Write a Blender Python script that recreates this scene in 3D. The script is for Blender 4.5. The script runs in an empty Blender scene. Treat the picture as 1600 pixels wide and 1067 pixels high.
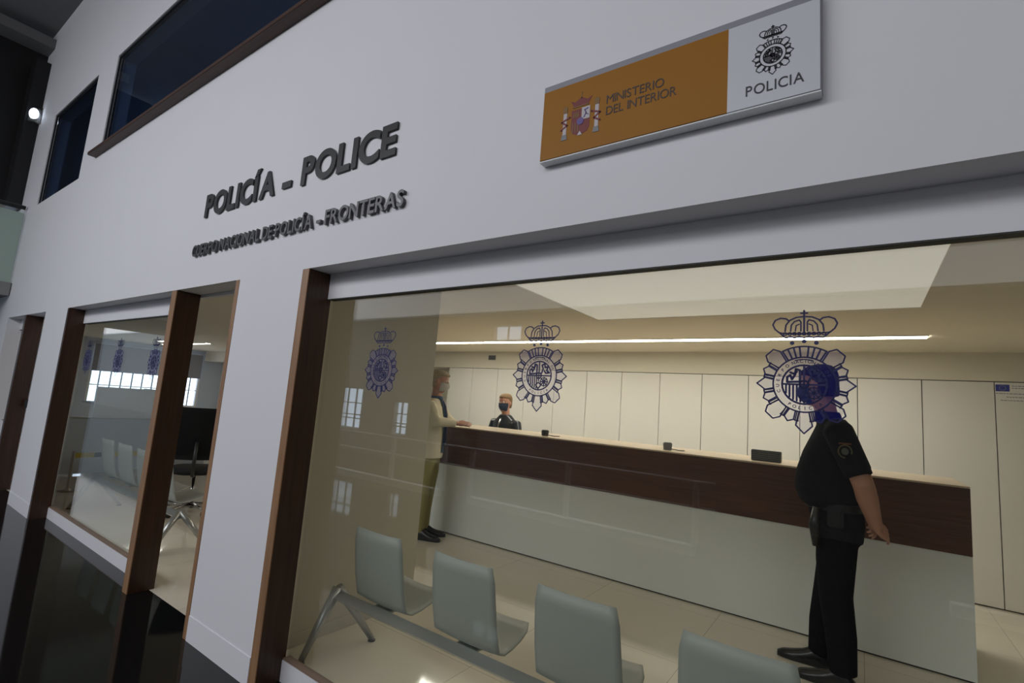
import bpy, bmesh, math, random
from mathutils import Vector, Matrix
random.seed(7)
SC = bpy.context.scene
COL = SC.collection
PI = math.pi
R = math.radians

# ------------------------------------------------------------------ camera
YAW, PITCH, ROLL, FPX = 0.6186, 0.1276, 0.0773, 773.41
cam_loc = Vector((0.0, -1.4675, 1.463))
fw = Vector((-math.sin(YAW) * math.cos(PITCH), math.cos(YAW) * math.cos(PITCH), math.sin(PITCH)))
r0 = Vector((math.cos(YAW), math.sin(YAW), 0.0))
u0 = r0.cross(fw)
rr = r0 * math.cos(ROLL) + u0 * math.sin(ROLL)
uu = -r0 * math.sin(ROLL) + u0 * math.cos(ROLL)
cd = bpy.data.cameras.new('camera')
cam = bpy.data.objects.new('camera', cd)
COL.objects.link(cam)
m = Matrix((rr, uu, -fw)).transposed().to_4x4()
m.translation = cam_loc
cam.matrix_world = m
cd.sensor_width = 36.0
cd.lens = FPX / 1600 * 36
cd.clip_start = 0.02
cd.clip_end = 200
SC.camera = cam

# ------------------------------------------------------------------ world, exposure, lights
SC.view_settings.view_transform = 'Standard'
SC.view_settings.look = 'None'
SC.view_settings.gamma = 1
SC.view_settings.use_curve_mapping = False
SC.view_settings.exposure = 0.0
w = bpy.data.worlds.new('world')
SC.world = w
w.use_nodes = True
nt = w.node_tree
nt.nodes.clear()
wo = nt.nodes.new('ShaderNodeOutputWorld')
wb = nt.nodes.new('ShaderNodeBackground')
wb.inputs['Color'].default_value = (0.66, 0.80, 1.0, 1)
wb.inputs['Strength'].default_value = 3.2
nt.links.new(wb.outputs[0], wo.inputs[0])


def area(name, loc, rot, sx, sy, radiance, color):
    L = bpy.data.lights.new(name, 'AREA')
    L.shape = 'RECTANGLE'
    L.size = sx
    L.size_y = sy
    L.color = color
    L.energy = radiance * PI * sx * sy
    o = bpy.data.objects.new(name, L)
    o.location = loc
    o.rotation_euler = rot
    COL.objects.link(o)
    return o


DAY = (0.95, 0.955, 1.0)
# clerestory daylight before the closed opposite wall, then three added fill lights
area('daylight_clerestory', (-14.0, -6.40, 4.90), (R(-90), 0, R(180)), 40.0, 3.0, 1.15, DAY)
area('added_low_fill', (4.6, -6.35, 1.55), (R(-90), 0, R(180)), 4.6, 2.5, 0.6, DAY)  # added fill light before solid wall; no window is built here
area('added_ceiling_fill', (-2.5, -4.9, 6.5), (0, 0, 0), 10.0, 2.4, 0.12, DAY)  # added fill light under the closed hall ceiling, no skylight there
area('added_fill_light', (-4.2, -4.47, 4.25), (R(26), 0, 0), 7.0, 1.1, 6.5, DAY)  # invented fill light, brightens the facade from behind the camera
WARM = (1.0, 0.90, 0.74)


# ------------------------------------------------------------------ materials
def mat(name, col, rough=0.5, spec=0.5, metal=0.0, noise=0.0, nscale=8.0, bump=0.0, coat=0.0, emit=None, estr=0.0):
    M = bpy.data.materials.new(name)
    M.use_nodes = True
    n = M.node_tree
    b = n.nodes['Principled BSDF']
    b.inputs['Base Color'].default_value = (*col, 1)
    b.inputs['Roughness'].default_value = rough
    b.inputs['Metallic'].default_value = metal
    b.inputs['Specular IOR Level'].default_value = spec
    b.inputs['Coat Weight'].default_value = coat
    if emit:
        b.inputs['Emission Color'].default_value = (*emit, 1)
        b.inputs['Emission Strength'].default_value = estr
    if noise or bump:
        tc = n.nodes.new('ShaderNodeTexCoord')
        no = n.nodes.new('ShaderNodeTexNoise')
        no.inputs['Scale'].default_value = nscale
        no.inputs['Detail'].default_value = 5
        n.links.new(tc.outputs['Object'], no.inputs['Vector'])
        if noise:
            mx = n.nodes.new('ShaderNodeMix')
            mx.data_type = 'RGBA'
            mx.inputs[6].default_value = (*[c * (1 - noise) for c in col], 1)
            mx.inputs[7].default_value = (*[min(1, c * (1 + noise)) for c in col], 1)
            n.links.new(no.outputs['Fac'], mx.inputs[0])
            n.links.new(mx.outputs[2], b.inputs['Base Color'])
        if bump:
            bp = n.nodes.new('ShaderNodeBump')
            bp.inputs['Strength'].default_value = bump
            bp.inputs['Distance'].default_value = 0.01
            n.links.new(no.outputs['Fac'], bp.inputs['Height'])
            n.links.new(bp.outputs['Normal'], b.inputs['Normal'])
    return M


def wood(name, c1, c2, rough=0.4, vertical=True, sc=1.0):
    M = bpy.data.materials.new(name)
    M.use_nodes = True
    n = M.node_tree
    b = n.nodes['Principled BSDF']
    tc = n.nodes.new('ShaderNodeTexCoord')
    mp = n.nodes.new('ShaderNodeMapping')
    mp.inputs['Scale'].default_value = (22 * sc, 22 * sc, 1.2 * sc) if vertical else (1.2 * sc, 22 * sc, 22 * sc)
    no = n.nodes.new('ShaderNodeTexNoise')
    no.inputs['Scale'].default_value = 2.5
    no.inputs['Detail'].default_value = 8
    no.inputs['Distortion'].default_value = 0.6
    cr = n.nodes.new('ShaderNodeValToRGB')
    cr.color_ramp.elements[0].position = 0.3
    cr.color_ramp.elements[0].color = (*c1, 1)
    cr.color_ramp.elements[1].position = 0.7
    cr.color_ramp.elements[1].color = (*c2, 1)
    n.links.new(tc.outputs['Object'], mp.inputs[0])
    n.links.new(mp.outputs[0], no.inputs['Vector'])
    n.links.new(no.outputs['Fac'], cr.inputs[0])
    n.links.new(cr.outputs[0], b.inputs['Base Color'])
    b.inputs['Roughness'].default_value = rough
    return M


def glass(name, tint, ior=1.5):
    """thin clear pane: Fresnel reflection over a clear, faintly tinted body (both faces of the pane)"""
    M = bpy.data.materials.new(name)
    M.use_nodes = True
    n = M.node_tree
    n.nodes.clear()
    o = n.nodes.new('ShaderNodeOutputMaterial')
    tr = n.nodes.new('ShaderNodeBsdfTransparent')
    tr.inputs[0].default_value = (*tint, 1)
    gl = n.nodes.new('ShaderNodeBsdfGlossy')
    gl.inputs['Roughness'].default_value = 0.0
    gl.inputs['Color'].default_value = (1, 1, 1, 1)
    ge = n.nodes.new('ShaderNodeNewGeometry')
    mr = n.nodes.new('ShaderNodeMapRange')
    mr.inputs['To Min'].default_value = ior
    mr.inputs['To Max'].default_value = 1 / ior
    fr = n.nodes.new('ShaderNodeFresnel')
    mx = n.nodes.new('ShaderNodeMixShader')
    n.links.new(ge.outputs['Backfacing'], mr.inputs['Value'])
    n.links.new(mr.outputs[0], fr.inputs['IOR'])
    n.links.new(fr.outputs[0], mx.inputs[0])
    n.links.new(tr.outputs[0], mx.inputs[1])
    n.links.new(gl.outputs[0], mx.inputs[2])
    n.links.new(mx.outputs[0], o.inputs[0])
    return M


def film(name, col, a):
    M = bpy.data.materials.new(name)
    M.use_nodes = True
    n = M.node_tree
    n.nodes.clear()
    o = n.nodes.new('ShaderNodeOutputMaterial')
    tr = n.nodes.new('ShaderNodeBsdfTransparent')
    df = n.nodes.new('ShaderNodeBsdfDiffuse')
    df.inputs[0].default_value = (*col, 1)
    mx = n.nodes.new('ShaderNodeMixShader')
    mx.inputs[0].default_value = a
    n.links.new(tr.outputs[0], mx.inputs[1])
    n.links.new(df.outputs[0], mx.inputs[2])
    n.links.new(mx.outputs[0], o.inputs[0])
    return M


def tiles(name, c, joint, size, rough, nz=0.05):
    M = bpy.data.materials.new(name)
    M.use_nodes = True
    n = M.node_tree
    b = n.nodes['Principled BSDF']
    tc = n.nodes.new('ShaderNodeTexCoord')
    br = n.nodes.new('ShaderNodeTexBrick')
    br.offset = 0
    br.inputs['Scale'].default_value = 1
    br.inputs['Brick Width'].default_value = size
    br.inputs['Row Height'].default_value = size
    br.inputs['Mortar Size'].default_value = 0.0018
    br.inputs['Color1'].default_value = (*c, 1)
    br.inputs['Color2'].default_value = (*[x * (1 - nz) for x in c], 1)
    br.inputs['Mortar'].default_value = (*joint, 1)
    n.links.new(tc.outputs['Object'], br.inputs['Vector'])
    n.links.new(br.outputs['Color'], b.inputs['Base Color'])
    b.inputs['Roughness'].default_value = rough
    return M


M_ = dict(
    facade=mat('white_facade_paint', (0.78, 0.78, 0.81), 0.6, 0.3, noise=0.02, nscale=1.5),
    cream=mat('cream_wall_paint', (0.80, 0.75, 0.64), 0.5, 0.4),
    partition=mat('beige_partition_paint', (0.58, 0.54, 0.44), 0.45, 0.4),
    ceil=mat('warm_ceiling_paint', (0.82, 0.75, 0.62), 0.8, 0.2),
    cabinet=mat('cream_lacquer', (0.86, 0.83, 0.785), 0.3, 0.5),
    gap=mat('dark_gap', (0.03, 0.03, 0.025), 0.6),
    post=wood('shaded_brown_wood', (0.030, 0.012, 0.005), (0.062, 0.025, 0.011), 0.38),  # side faces darkened in colour for the weak light from the right
    postedge=wood('light_brown_wood_edge', (0.24, 0.125, 0.06), (0.36, 0.20, 0.10), 0.4),
    sill=wood('brown_wood_lengthwise', (0.035, 0.014, 0.009), (0.07, 0.028, 0.016), 0.5, False),
    cwood=wood('counter_wood', (0.075, 0.028, 0.014), (0.13, 0.052, 0.027), 0.3, False, 0.7),
    ctop=mat('pale_wood_top', (0.62, 0.50, 0.36), 0.3),
    cwhite=mat('counter_white_lacquer', (0.80, 0.81, 0.77), 0.15, 0.6),
    glass=glass('clear_glass', (0.955, 0.97, 0.945)),
    glassup=glass('upper_glass', (0.55, 0.65, 0.78), 1.45),
    blackfloor=mat('polished_black_granite', (0.006, 0.0065, 0.007), 0.05, 0.32, noise=0.5, nscale=60),
    floor=tiles('polished_beige_tile', (0.76, 0.70, 0.58), (0.42, 0.38, 0.31), 0.9, 0.06),
    black=mat('black', (0.006, 0.006, 0.007), 0.6),
    dark=mat('dark_grey_paint', (0.03, 0.031, 0.034), 0.7),
    hallceil=mat('grey_hall_ceiling', (0.16, 0.16, 0.165), 0.8),
    hallwall=mat('hall_wall_paint', (0.24, 0.24, 0.235), 0.7),
    hallwhite=mat('hall_white_paint', (0.82, 0.83, 0.84), 0.5),
    blue=mat('blue_vinyl', (0.011, 0.014, 0.095), 0.45),
    film=film('blue_tinted_film', (0.02, 0.03, 0.75), 0.12),
    metal=mat('dark_steel_letter', (0.018, 0.018, 0.021), 0.35, 0.5, noise=0.1),
    brush=mat('brushed_steel_letter', (0.085, 0.085, 0.09), 0.35, 0.5, metal=0.5),
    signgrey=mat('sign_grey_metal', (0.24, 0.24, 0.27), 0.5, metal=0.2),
    orange=mat('orange_sign_panel', (0.33, 0.135, 0.004), 0.5, 0.25),
    signwhite=mat('white_sign_panel', (0.60, 0.61, 0.66), 0.4),
    ink=mat('black_ink', (0.02, 0.02, 0.028), 0.5),
    brownink=mat('dark_brown_ink', (0.035, 0.014, 0.006), 0.5),
    red=mat('heraldic_red', (0.17, 0.010, 0.010), 0.5),
    gold=mat('heraldic_gold', (0.20, 0.10, 0.01), 0.5),
    silver=mat('heraldic_white', (0.50, 0.46, 0.48), 0.5),
    purple=mat('heraldic_purple', (0.12, 0.07, 0.26), 0.5),
    shell=mat('white_chair_shell', (0.42, 0.44, 0.41), 0.45, 0.5),
    seatpad=mat('beige_seat', (0.50, 0.48, 0.36), 0.4, 0.5),
    alu=mat('grey_aluminium', (0.42, 0.43, 0.42), 0.3, metal=0.7),
    blkfab=mat('black_fabric', (0.012, 0.012, 0.013), 0.85, noise=0.3, nscale=120, bump=0.2),
    blkpl=mat('black_plastic', (0.02, 0.02, 0.021), 0.4),
    chrome=mat('polished_metal', (0.6, 0.6, 0.6), 0.12, metal=1.0),
    greypl=mat('grey_plastic', (0.17, 0.18, 0.19), 0.4),
    rattan=mat('dark_speckled_plastic', (0.07, 0.08, 0.08), 0.5, noise=0.9, nscale=90),
    skin=mat('skin', (0.50, 0.26, 0.18), 0.5, 0.35, noise=0.06, nscale=12),
    uniform=mat('black_uniform_cloth', (0.008, 0.008, 0.011), 0.9, 0.1, noise=0.3, nscale=90, bump=0.3),
    belt=mat('black_leather', (0.006, 0.006, 0.007), 0.35),
    shoe=mat('black_shoe', (0.014, 0.014, 0.016), 0.3),
    darkhair=mat('dark_hair', (0.022, 0.017, 0.014), 0.8, 0.2, noise=0.4, nscale=80, bump=0.6),
    greyhair=mat('grey_brown_hair', (0.40, 0.33, 0.23), 0.75, 0.2, noise=0.45, nscale=70, bump=0.6),
    brownhair=mat('brown_hair', (0.20, 0.12, 0.06), 0.75, 0.2, noise=0.4, nscale=70, bump=0.6),
    cream_coat=mat('cream_jacket_cloth', (0.72, 0.66, 0.50), 0.85, 0.2, noise=0.05, nscale=30, bump=0.2),
    khaki=mat('khaki_trouser_cloth', (0.32, 0.29, 0.12), 0.85, 0.2, noise=0.1, nscale=30, bump=0.2),
    bluecloth=mat('blue_shirt_cloth', (0.05, 0.09, 0.16), 0.8, noise=0.2, nscale=30),
    tie=mat('dark_blue_tie', (0.012, 0.018, 0.06), 0.6),
    navy=mat('navy_leather_jacket', (0.012, 0.016, 0.024), 0.28, 0.6, bump=0.4, nscale=14),
    mask=mat('white_face_mask', (0.86, 0.85, 0.82), 0.8),
    eye=mat('eye_white', (0.7, 0.7, 0.7), 0.3),
    paper=mat('paper', (0.8, 0.8, 0.78), 0.7),
    yellow=mat('yellow_tape', (0.55, 0.45, 0.02), 0.5),
    eublue=mat('eu_flag_blue', (0.008, 0.015, 0.12), 0.5),
    led=mat('led_diffuser', (0.9, 0.9, 0.9), 0.5, emit=(1.0, 0.95, 0.86), estr=22.0),
    led2=mat('led_diffuser_dim', (0.9, 0.9, 0.9), 0.5, emit=(1.0, 0.95, 0.86), estr=10.0),
    tray=mat('luminous_ceiling_panel', (0.8, 0.78, 0.72), 0.5, emit=(1.0, 0.93, 0.82), estr=0.26),
    lamp=mat('lamp_lens', (0.9, 0.9, 0.9), 0.5, emit=(0.75, 0.85, 1.0), estr=3.0),
    greenpan=mat('grey_green_glass_panel', (0.36, 0.46, 0.40), 0.25),
    leftwall=mat('grey_blue_wall_paint', (0.52, 0.58, 0.68), 0.6),
    blind=mat('translucent_grey_blind', (0.30, 0.31, 0.36), 0.8),
)


# ------------------------------------------------------------------ helpers
def mesh_from(bm, name, mats, smooth=False):
    me = bpy.data.meshes.new(name)
    bmesh.ops.recalc_face_normals(bm, faces=bm.faces)
    bm.to_mesh(me)
    bm.free()
    for q in (mats if isinstance(mats, (list, tuple)) else [mats]):
        me.materials.append(q)
    if smooth:
        for p in me.polygons:
            p.use_smooth = True
    return me


def obj(name, bm, mats, parent=None, smooth=False):
    me = mesh_from(bm, name, mats, smooth) if isinstance(bm, bmesh.types.BMesh) else bm
    o = bpy.data.objects.new(name, me)
    COL.objects.link(o)
    if parent:
        o.parent = parent
    return o


def tag(o, label, cat, group=None):
    o['label'] = label
    o['category'] = cat
    if group:
        o['group'] = group
    return o


def thing(name, label, cat, loc=(0, 0, 0), rz=0, group=None):
    o = bpy.data.objects.new(name, None)
    o.empty_display_size = 0.1
    COL.objects.link(o)
    o.location = loc
    o.rotation_euler = (0, 0, rz)
    return tag(o, label, cat, group)


def struct(name, bm, mats, parent=None, smooth=False):
    o = obj(name, bm, mats, parent, smooth)
    o['kind'] = 'structure'
    return o


def bx(bm, x0, x1, y0, y1, z0, z1, mi=0, bev=0.0):
    g = bmesh.ops.create_cube(bm, size=1)
    vs = g['verts']
    bmesh.ops.scale(bm, vec=(x1 - x0, y1 - y0, z1 - z0), verts=vs)
    bmesh.ops.translate(bm, vec=((x0 + x1) / 2, (y0 + y1) / 2, (z0 + z1) / 2), verts=vs)
    fs = set(f for v in vs for f in v.link_faces)
    if bev:
        es = list(set(e for v in vs for e in v.link_edges))
        r = bmesh.ops.bevel(bm, geom=es, offset=bev, segments=2, affect='EDGES')
        fs = set(r['faces']) | set(f for f in fs if f.is_valid)
    for f in fs:
        if f.is_valid:
            f.material_index = mi
    return bm


def box(x0, x1, y0, y1, z0, z1, bev=0.0):
    return bx(bmesh.new(), x0, x1, y0, y1, z0, z1, 0, bev)


def tube(bm, pts, rads, n=12, mi=0, flat=1.0, cap=True):
    """swept round tube along a polyline with a radius per point"""
    pts = [Vector(p) for p in pts]
    if not isinstance(rads, (list, tuple)):
        rads = [rads] * len(pts)
    rings = []
    ref = None
    for i, p in enumerate(pts):
        a = pts[max(i - 1, 0)]
        b = pts[min(i + 1, len(pts) - 1)]
        t = (b - a).normalized()
        if ref is None:
            ref = Vector((0, 0, 1)) if abs(t.z) < 0.9 else Vector((0, 1, 0))
        s = t.cross(ref).normalized()
        u = s.cross(t).normalized()
        ref = u
        rings.append([bm.verts.new(p + s * math.cos(2 * PI * k / n) * rads[i] + u * math.sin(2 * PI * k / n) * rads[i] * flat) for k in range(n)])
    for i in range(len(rings) - 1):
        for k in range(n):
            f = bm.faces.new((rings[i][k], rings[i][(k + 1) % n], rings[i + 1][(k + 1) % n], rings[i + 1][k]))
            f.material_index = mi
    if cap:
        for rg in (rings[0], rings[-1]):
            f = bm.faces.new(rg)
            f.material_index = mi
    return bm


def ball(bm, c, rx, ry=None, rz=None, mi=0, seg=16):
    g = bmesh.ops.create_uvsphere(bm, u_segments=seg, v_segments=max(8, seg // 2), radius=1)
    ry = ry or rx
    rz = rz or rx
    bmesh.ops.scale(bm, vec=(rx, ry, rz), verts=g['verts'])
    bmesh.ops.translate(bm, vec=c, verts=g['verts'])
    for v in g['verts']:
        for f in v.link_faces:
            f.material_index = mi
    return bm


def loft(bm, rings, n=28, mi=0, sq=1.0):
    """rings: (cx, cy, z, rx, ry) horizontal ellipses"""
    rs = []
    for (cx, cy, z, rx, ry) in rings:
        rg = []
        for k in range(n):
            a = 2 * PI * k / n
            c, s = math.cos(a), math.sin(a)
            c = math.copysign(abs(c) ** sq, c)
            s = math.copysign(abs(s) ** sq, s)
            rg.append(bm.verts.new((cx + rx * c, cy + ry * s, z)))
        rs.append(rg)
    for i in range(len(rs) - 1):
        for k in range(n):
            f = bm.faces.new((rs[i][k], rs[i][(k + 1) % n], rs[i + 1][(k + 1) % n], rs[i + 1][k]))
            f.material_index = mi
    for rg in (rs[0], rs[-1]):
        f = bm.faces.new(rg)
        f.material_index = mi
    return bm


def remeshed(bm, voxel, smooth_it=4):
    """union of overlapping closed shapes into one continuous skin"""
    bmesh.ops.recalc_face_normals(bm, faces=bm.faces)
    me = bpy.data.meshes.new('tmp')
    bm.to_mesh(me)
    bm.free()
    o = bpy.data.objects.new('tmp', me)
    COL.objects.link(o)
    md = o.modifiers.new('r', 'REMESH')
    md.mode = 'VOXEL'
    md.voxel_size = voxel
    ms = o.modifiers.new('s', 'SMOOTH')
    ms.iterations = smooth_it
    ms.factor = 0.5
    bpy.context.view_layer.update()
    dg = bpy.context.evaluated_depsgraph_get()
    out = bpy.data.meshes.new_from_object(o.evaluated_get(dg))
    bpy.data.objects.remove(o)
    bpy.data.meshes.remove(me)
    for p in out.polygons:
        p.use_smooth = True
    return out


def skin_obj(name, bm, m, parent, voxel=0.01, it=4):
    me = remeshed(bm, voxel, it)
    me.materials.clear()
    me.materials.append(m)
    me.name = name
    return obj(name, me, m, parent)


def glyph(ch, bold=0.0, extrude=0.005):
    cu = bpy.data.curves.new('g', 'FONT')
    cu.body = ch
    cu.size = 1
    cu.offset = bold
    cu.extrude = extrude
    cu.resolution_u = 6
    o = bpy.data.objects.new('g', cu)
    COL.objects.link(o)
    bpy.context.view_layer.update()
    dg = bpy.context.evaluated_depsgraph_get()
    me = bpy.data.meshes.new_from_object(o.evaluated_get(dg))
    bpy.data.objects.remove(o)
    bpy.data.curves.remove(cu)
    return me


CAP = None


def text_line(txt, x0, x1, z0, h, y, depth, m, bold=0.03, gap=0.10, space=0.38, parent=None, name='letter', one=False, ybase=None, thickx=1.0):
    """raised capitals, each a mesh; fitted between x0 and x1, cap height h, faces towards -y"""
    global CAP
    if CAP is None:
        me = glyph('H')
        CAP = max(v.co.y for v in me.vertices) - min(v.co.y for v in me.vertices)
        bpy.data.meshes.remove(me)
    items = []
    cur = 0
    for ch in txt:
        if ch == ' ':
            cur += space
            continue
        me = glyph(ch, bold, 0.5)
        xs = [v.co.x for v in me.vertices]
        a, b = min(xs), max(xs)
        items.append((ch, me, a, cur))
        cur += (b - a) + gap
    total = cur - gap
    sx = (x1 - x0) / total
    sz = h / CAP
    allb = bmesh.new()
    for ch, me, a, cx in items:
        for v in me.vertices:
            gx, gy, gz = v.co
            v.co = Vector((x0 + (gx - a + cx) * sx, y - depth / 2 - gz * depth, z0 + gy * sz))
        me.flip_normals()
        if one:
            allb.from_mesh(me)
            bpy.data.meshes.remove(me)
        else:
            me.materials.clear()
            me.materials.append(m)
            me.name = name
            obj(name, me, m, parent)
    if one:
        return obj(name, allb, m, parent)
    allb.free()


def stroke(bm, pts, wd, y, th=0.0006, closed=False, mi=0):
    """flat line of width wd in the x-z plane made of overlapping bars with round joints"""
    pts = [Vector((p[0], p[1])) for p in pts]
    if closed:
        pts = pts + [pts[0]]
    for a, b in zip(pts[:-1], pts[1:]):
        d = b - a
        if d.length < 1e-7:
            continue
        n = Vector((-d.y, d.x)).normalized() * wd / 2
        q = [a + n, b + n, b - n, a - n]
        poly(bm, q, y, th, mi)
    for p in pts:
        poly(bm, [p + Vector((math.cos(k * PI / 4), math.sin(k * PI / 4))) * wd / 2 for k in range(8)], y, th, mi)


def poly(bm, q, y, th, mi=0):
    f = [bm.verts.new((p[0], y - th, p[1])) for p in q]
    g = [bm.verts.new((p[0], y, p[1])) for p in q]
    fs = [bm.faces.new(f), bm.faces.new(g[::-1])]
    n = len(q)
    for i in range(n):
        fs.append(bm.faces.new((f[i], g[i], g[(i + 1) % n], f[(i + 1) % n])))
    for x in fs:
        x.material_index = mi


def arc(cx, cz, rx, rz, a0, a1, n=14):
    return [(cx + rx * math.cos(R(a0 + (a1 - a0) * i / n)), cz + rz * math.sin(R(a0 + (a1 - a0) * i / n))) for i in range(n + 1)]


# ------------------------------------------------------------------ the building shell
H = 2.106          # head of the ground floor openings
SO = 0.13          # depth of the reveal
GY = 0.16          # glass plane
CZ = 2.30          # ceiling of the office
BY = 4.90          # front of the back cabinets
WT = 6.6           # hall ceiling
LX = -10.35        # left end of the facade
RX = 6.0

bm = bmesh.new()
for a, b in ((LX, -9.35), (-7.52, -6.69), (-3.15, -2.469), (3.0, RX)):       # piers
    bx(bm, a, b, 0, 0.17, 0, H)
bx(bm, LX, RX, 0, 0.17, H, 3.64)
for a, b in ((LX, -9.05), (-7.27, -6.635), (-0.9, RX)):
    bx(bm, a, b, 0, 0.17, 3.64, 4.93)
bx(bm, -6.635, -0.9, 0, 0.17, 3.64, 3.80)
bx(bm, LX, RX, 0, 0.17, 4.93, WT)
struct('wall_front', bm, M_['facade'])
bm = bmesh.new()
for a, b in ((-9.35, -7.52), (-6.64, -3.15), (-2.407, 3.0)):                   # recessed white header panels
    if a == -6.64:
        b = -4.15
    if a == -9.35:
        b = -8.45
    bx(bm, a, b, SO, 0.17, 1.965, H)
bx(bm, -4.15, -3.15, 0.165, 0.20, 2.085, H)
bx(bm, -8.45, -7.52, 0.165, 0.20, 2.085, H)
for a, b in ((-6.64, -4.15), (-2.407, 3.0)):                                   # white upstands under the glass
    bx(bm, a, b, SO, 0.17, 0, 0.10)
bx(bm, -9.35, -8.451, SO, 0.17, 0, 0.75)
struct('trim_7', bm, M_['facade'])

bm = bmesh.new()
for a, b in ((LX, -9.35), (-7.52, -6.69), (-3.15, -2.469), (3.0, RX)):
    bx(bm, a + 0.001, b - 0.001, -0.004, 0.002, 0, 0.135, 0, 0.001)
struct('baseboard_front', bm, M_['facade'])

struct('floor', box(-34, 8, -6.6, SO, -0.12, 0), M_['blackfloor'])
struct('floor', box(-15, RX, SO, 6.2, -0.12, 0), M_['floor'])
# door threshold strips are flush with the floors
# office ceiling with a rectangular luminous tray
bm = bmesh.new()
TX0, TX1, TY0, TY1 = -1.98, 0.327, 0.45, 2.66
bx(bm, -15, TX0, 0.17, 6.2, CZ, CZ + 0.12)
bx(bm, TX1, RX, 0.17, 6.2, CZ, CZ + 0.12)
bx(bm, TX0, TX1, 0.17, TY0, CZ, CZ + 0.12)
bx(bm, TX0, TX1, TY1, 6.2, CZ, CZ + 0.12)
struct('ceiling', bm, M_['ceil'])
bm = bmesh.new()
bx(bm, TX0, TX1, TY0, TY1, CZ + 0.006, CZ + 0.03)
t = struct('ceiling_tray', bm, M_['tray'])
t.name = 'ceiling_2'

struct('wall_back', box(-15, RX, BY + 0.5, BY + 0.7, 0, CZ), M_['cream'])
struct('wall_right', box(RX - 0.2, RX, 0.17, BY + 0.5, 0, CZ), M_['cream'])
# partition at the left of the big window
struct('wall_partition', box(-2.775, -2.675, 0.17, 1.29, 0, CZ), M_['partition'])
bm = bmesh.new()
bx(bm, -2.675, -2.665, 0.175, 1.29, 0, 0.07, 0, 0.002)
struct('baseboard_partition', bm, M_['partition'])
# bulkhead over the back cabinets
bm = bmesh.new()
bx(bm, -15, RX - 0.2, BY, BY + 0.5, 2.03, CZ)
struct('trim_1', bm, M_['cream'])

# far end wall of the office with its window
bm = bmesh.new()
EX = -15.0
wy0, wy1, wz0, wz1 = 2.42, 4.86, 0.73, 2.18
bx(bm, EX - 0.2, EX, 0.17, wy0, 0, CZ)
bx(bm, EX - 0.2, EX, wy1, 6.2, 0, CZ)
bx(bm, EX - 0.2, EX, wy0, wy1, 0, wz0)
bx(bm, EX - 0.2, EX, wy0, wy1, wz1, CZ)
struct('wall_left', bm, M_['leftwall'])
wf = struct('window_1', box(EX - 0.12, EX - 0.02, wy0, wy0 + 0.05, wz0, wz1), M_['hallwhite'])
bm = bmesh.new()
bx(bm, EX - 0.10, EX - 0.02, wy1 - 0.05, wy1, wz0, wz1)
bx(bm, EX - 0.10, EX - 0.02, wy0 + 0.05, wy1 - 0.05, wz0, wz0 + 0.05)
bx(bm, EX - 0.10, EX - 0.02, wy0 + 0.05, wy1 - 0.05, wz1 - 0.05, wz1)
bx(bm, EX - 0.10, EX - 0.02, wy0 + 0.05, wy1 - 0.05, 1.18, 1.20)
obj('window_frame', bm, M_['hallwhite'], wf)
bm = bmesh.new()
for k in range(1, 11):
    yy = wy0 + (wy1 - wy0) * k / 11
    bx(bm, EX - 0.08, EX - 0.05, yy - 0.012, yy + 0.012, wz0 + 0.05, wz1 - 0.05)
obj('window_bar', bm, M_['greypl'], wf)
bl = obj('blind', box(EX + 0.02, EX + 0.03, wy0 + 0.02, wy1 - 0.02, 1.52, wz1 - 0.01), M_['blind'])
tag(bl, 'grey blind half lowered over the bright window at the far left end of the office', 'blind')

# ------------------------------------------------------------------ the hall (in front of the facade)
bm = bmesh.new()
bx(bm, -34, 8, -6.6, 0.0, WT, WT + 0.2)
bx(bm, -34, 8, 0.0, 0.30, WT, WT + 0.2)
struct('ceiling_hall', bm, M_['hallceil']).name = 'ceiling_3'
bm = bmesh.new()
bx(bm, -34, -10.0, -0.9, 0.3, 6.30, 6.45)
struct('trim_2', bm, M_['hallceil'])
# opposite wall with daylight openings
wins = [(-11.45, -10.45, 0.55, 1.62), (-9.3, -8.75, 0.55, 1.36), (-6.45, -5.66, 2.77, 3.14)]
xs = sorted(set([-34.0, 8.0] + [q for wn in wins for q in wn[:2]]))
bm = bmesh.new()
for a, b in zip(xs[:-1], xs[1:]):
    hit = [wn for wn in wins if wn[0] <= (a + b) / 2 <= wn[1]]
    if hit:
        bx(bm, a, b, -6.7, -6.5, 0, hit[0][2])
        bx(bm, a, b, -6.7, -6.5, hit[0][3], WT)
    else:
        bx(bm, a, b, -6.7, -6.5, 0, WT)
struct('wall_opposite', bm, M_['hallwall'])
for i, wn in enumerate(wins):
    a, b, c, d = wn
    fr = struct('window_%d' % (i + 2), box(a, b, -6.62, -6.52, c, c + 0.04), M_['hallwhite'])
    bm = bmesh.new()
    bx(bm, a, a + 0.04, -6.62, -6.52, c + 0.04, d)
    bx(bm, b - 0.04, b, -6.62, -6.52, c + 0.04, d)
    bx(bm, a + 0.04, b - 0.04, -6.62, -6.52, d - 0.04, d)
    nb = max(2, int((b - a) / 0.32))
    for k in range(1, nb):
        xx = a + (b - a) * k / nb
        bx(bm, xx - 0.008, xx + 0.008, -6.60, -6.55, c + 0.04, d - 0.04)
    if d - c > 0.6:
        for k in (0.25, 0.34, 0.62):
            zz = c + (d - c) * k
            bx(bm, a + 0.04, b - 0.04, -6.60, -6.56, zz - 0.012, zz + 0.012)
    obj('window_frame', bm, M_['greypl'], fr)
# mezzanine opposite: white fascia and the slab behind it
bm = bmesh.new()
bx(bm, -34, 8, -6.5, -6.42, 3.36, 3.40)
bx(bm, -34, 8, -6.5, -6.42, 6.40, 6.44)

struct('trim_3', bm, M_['hallwhite'])
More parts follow.
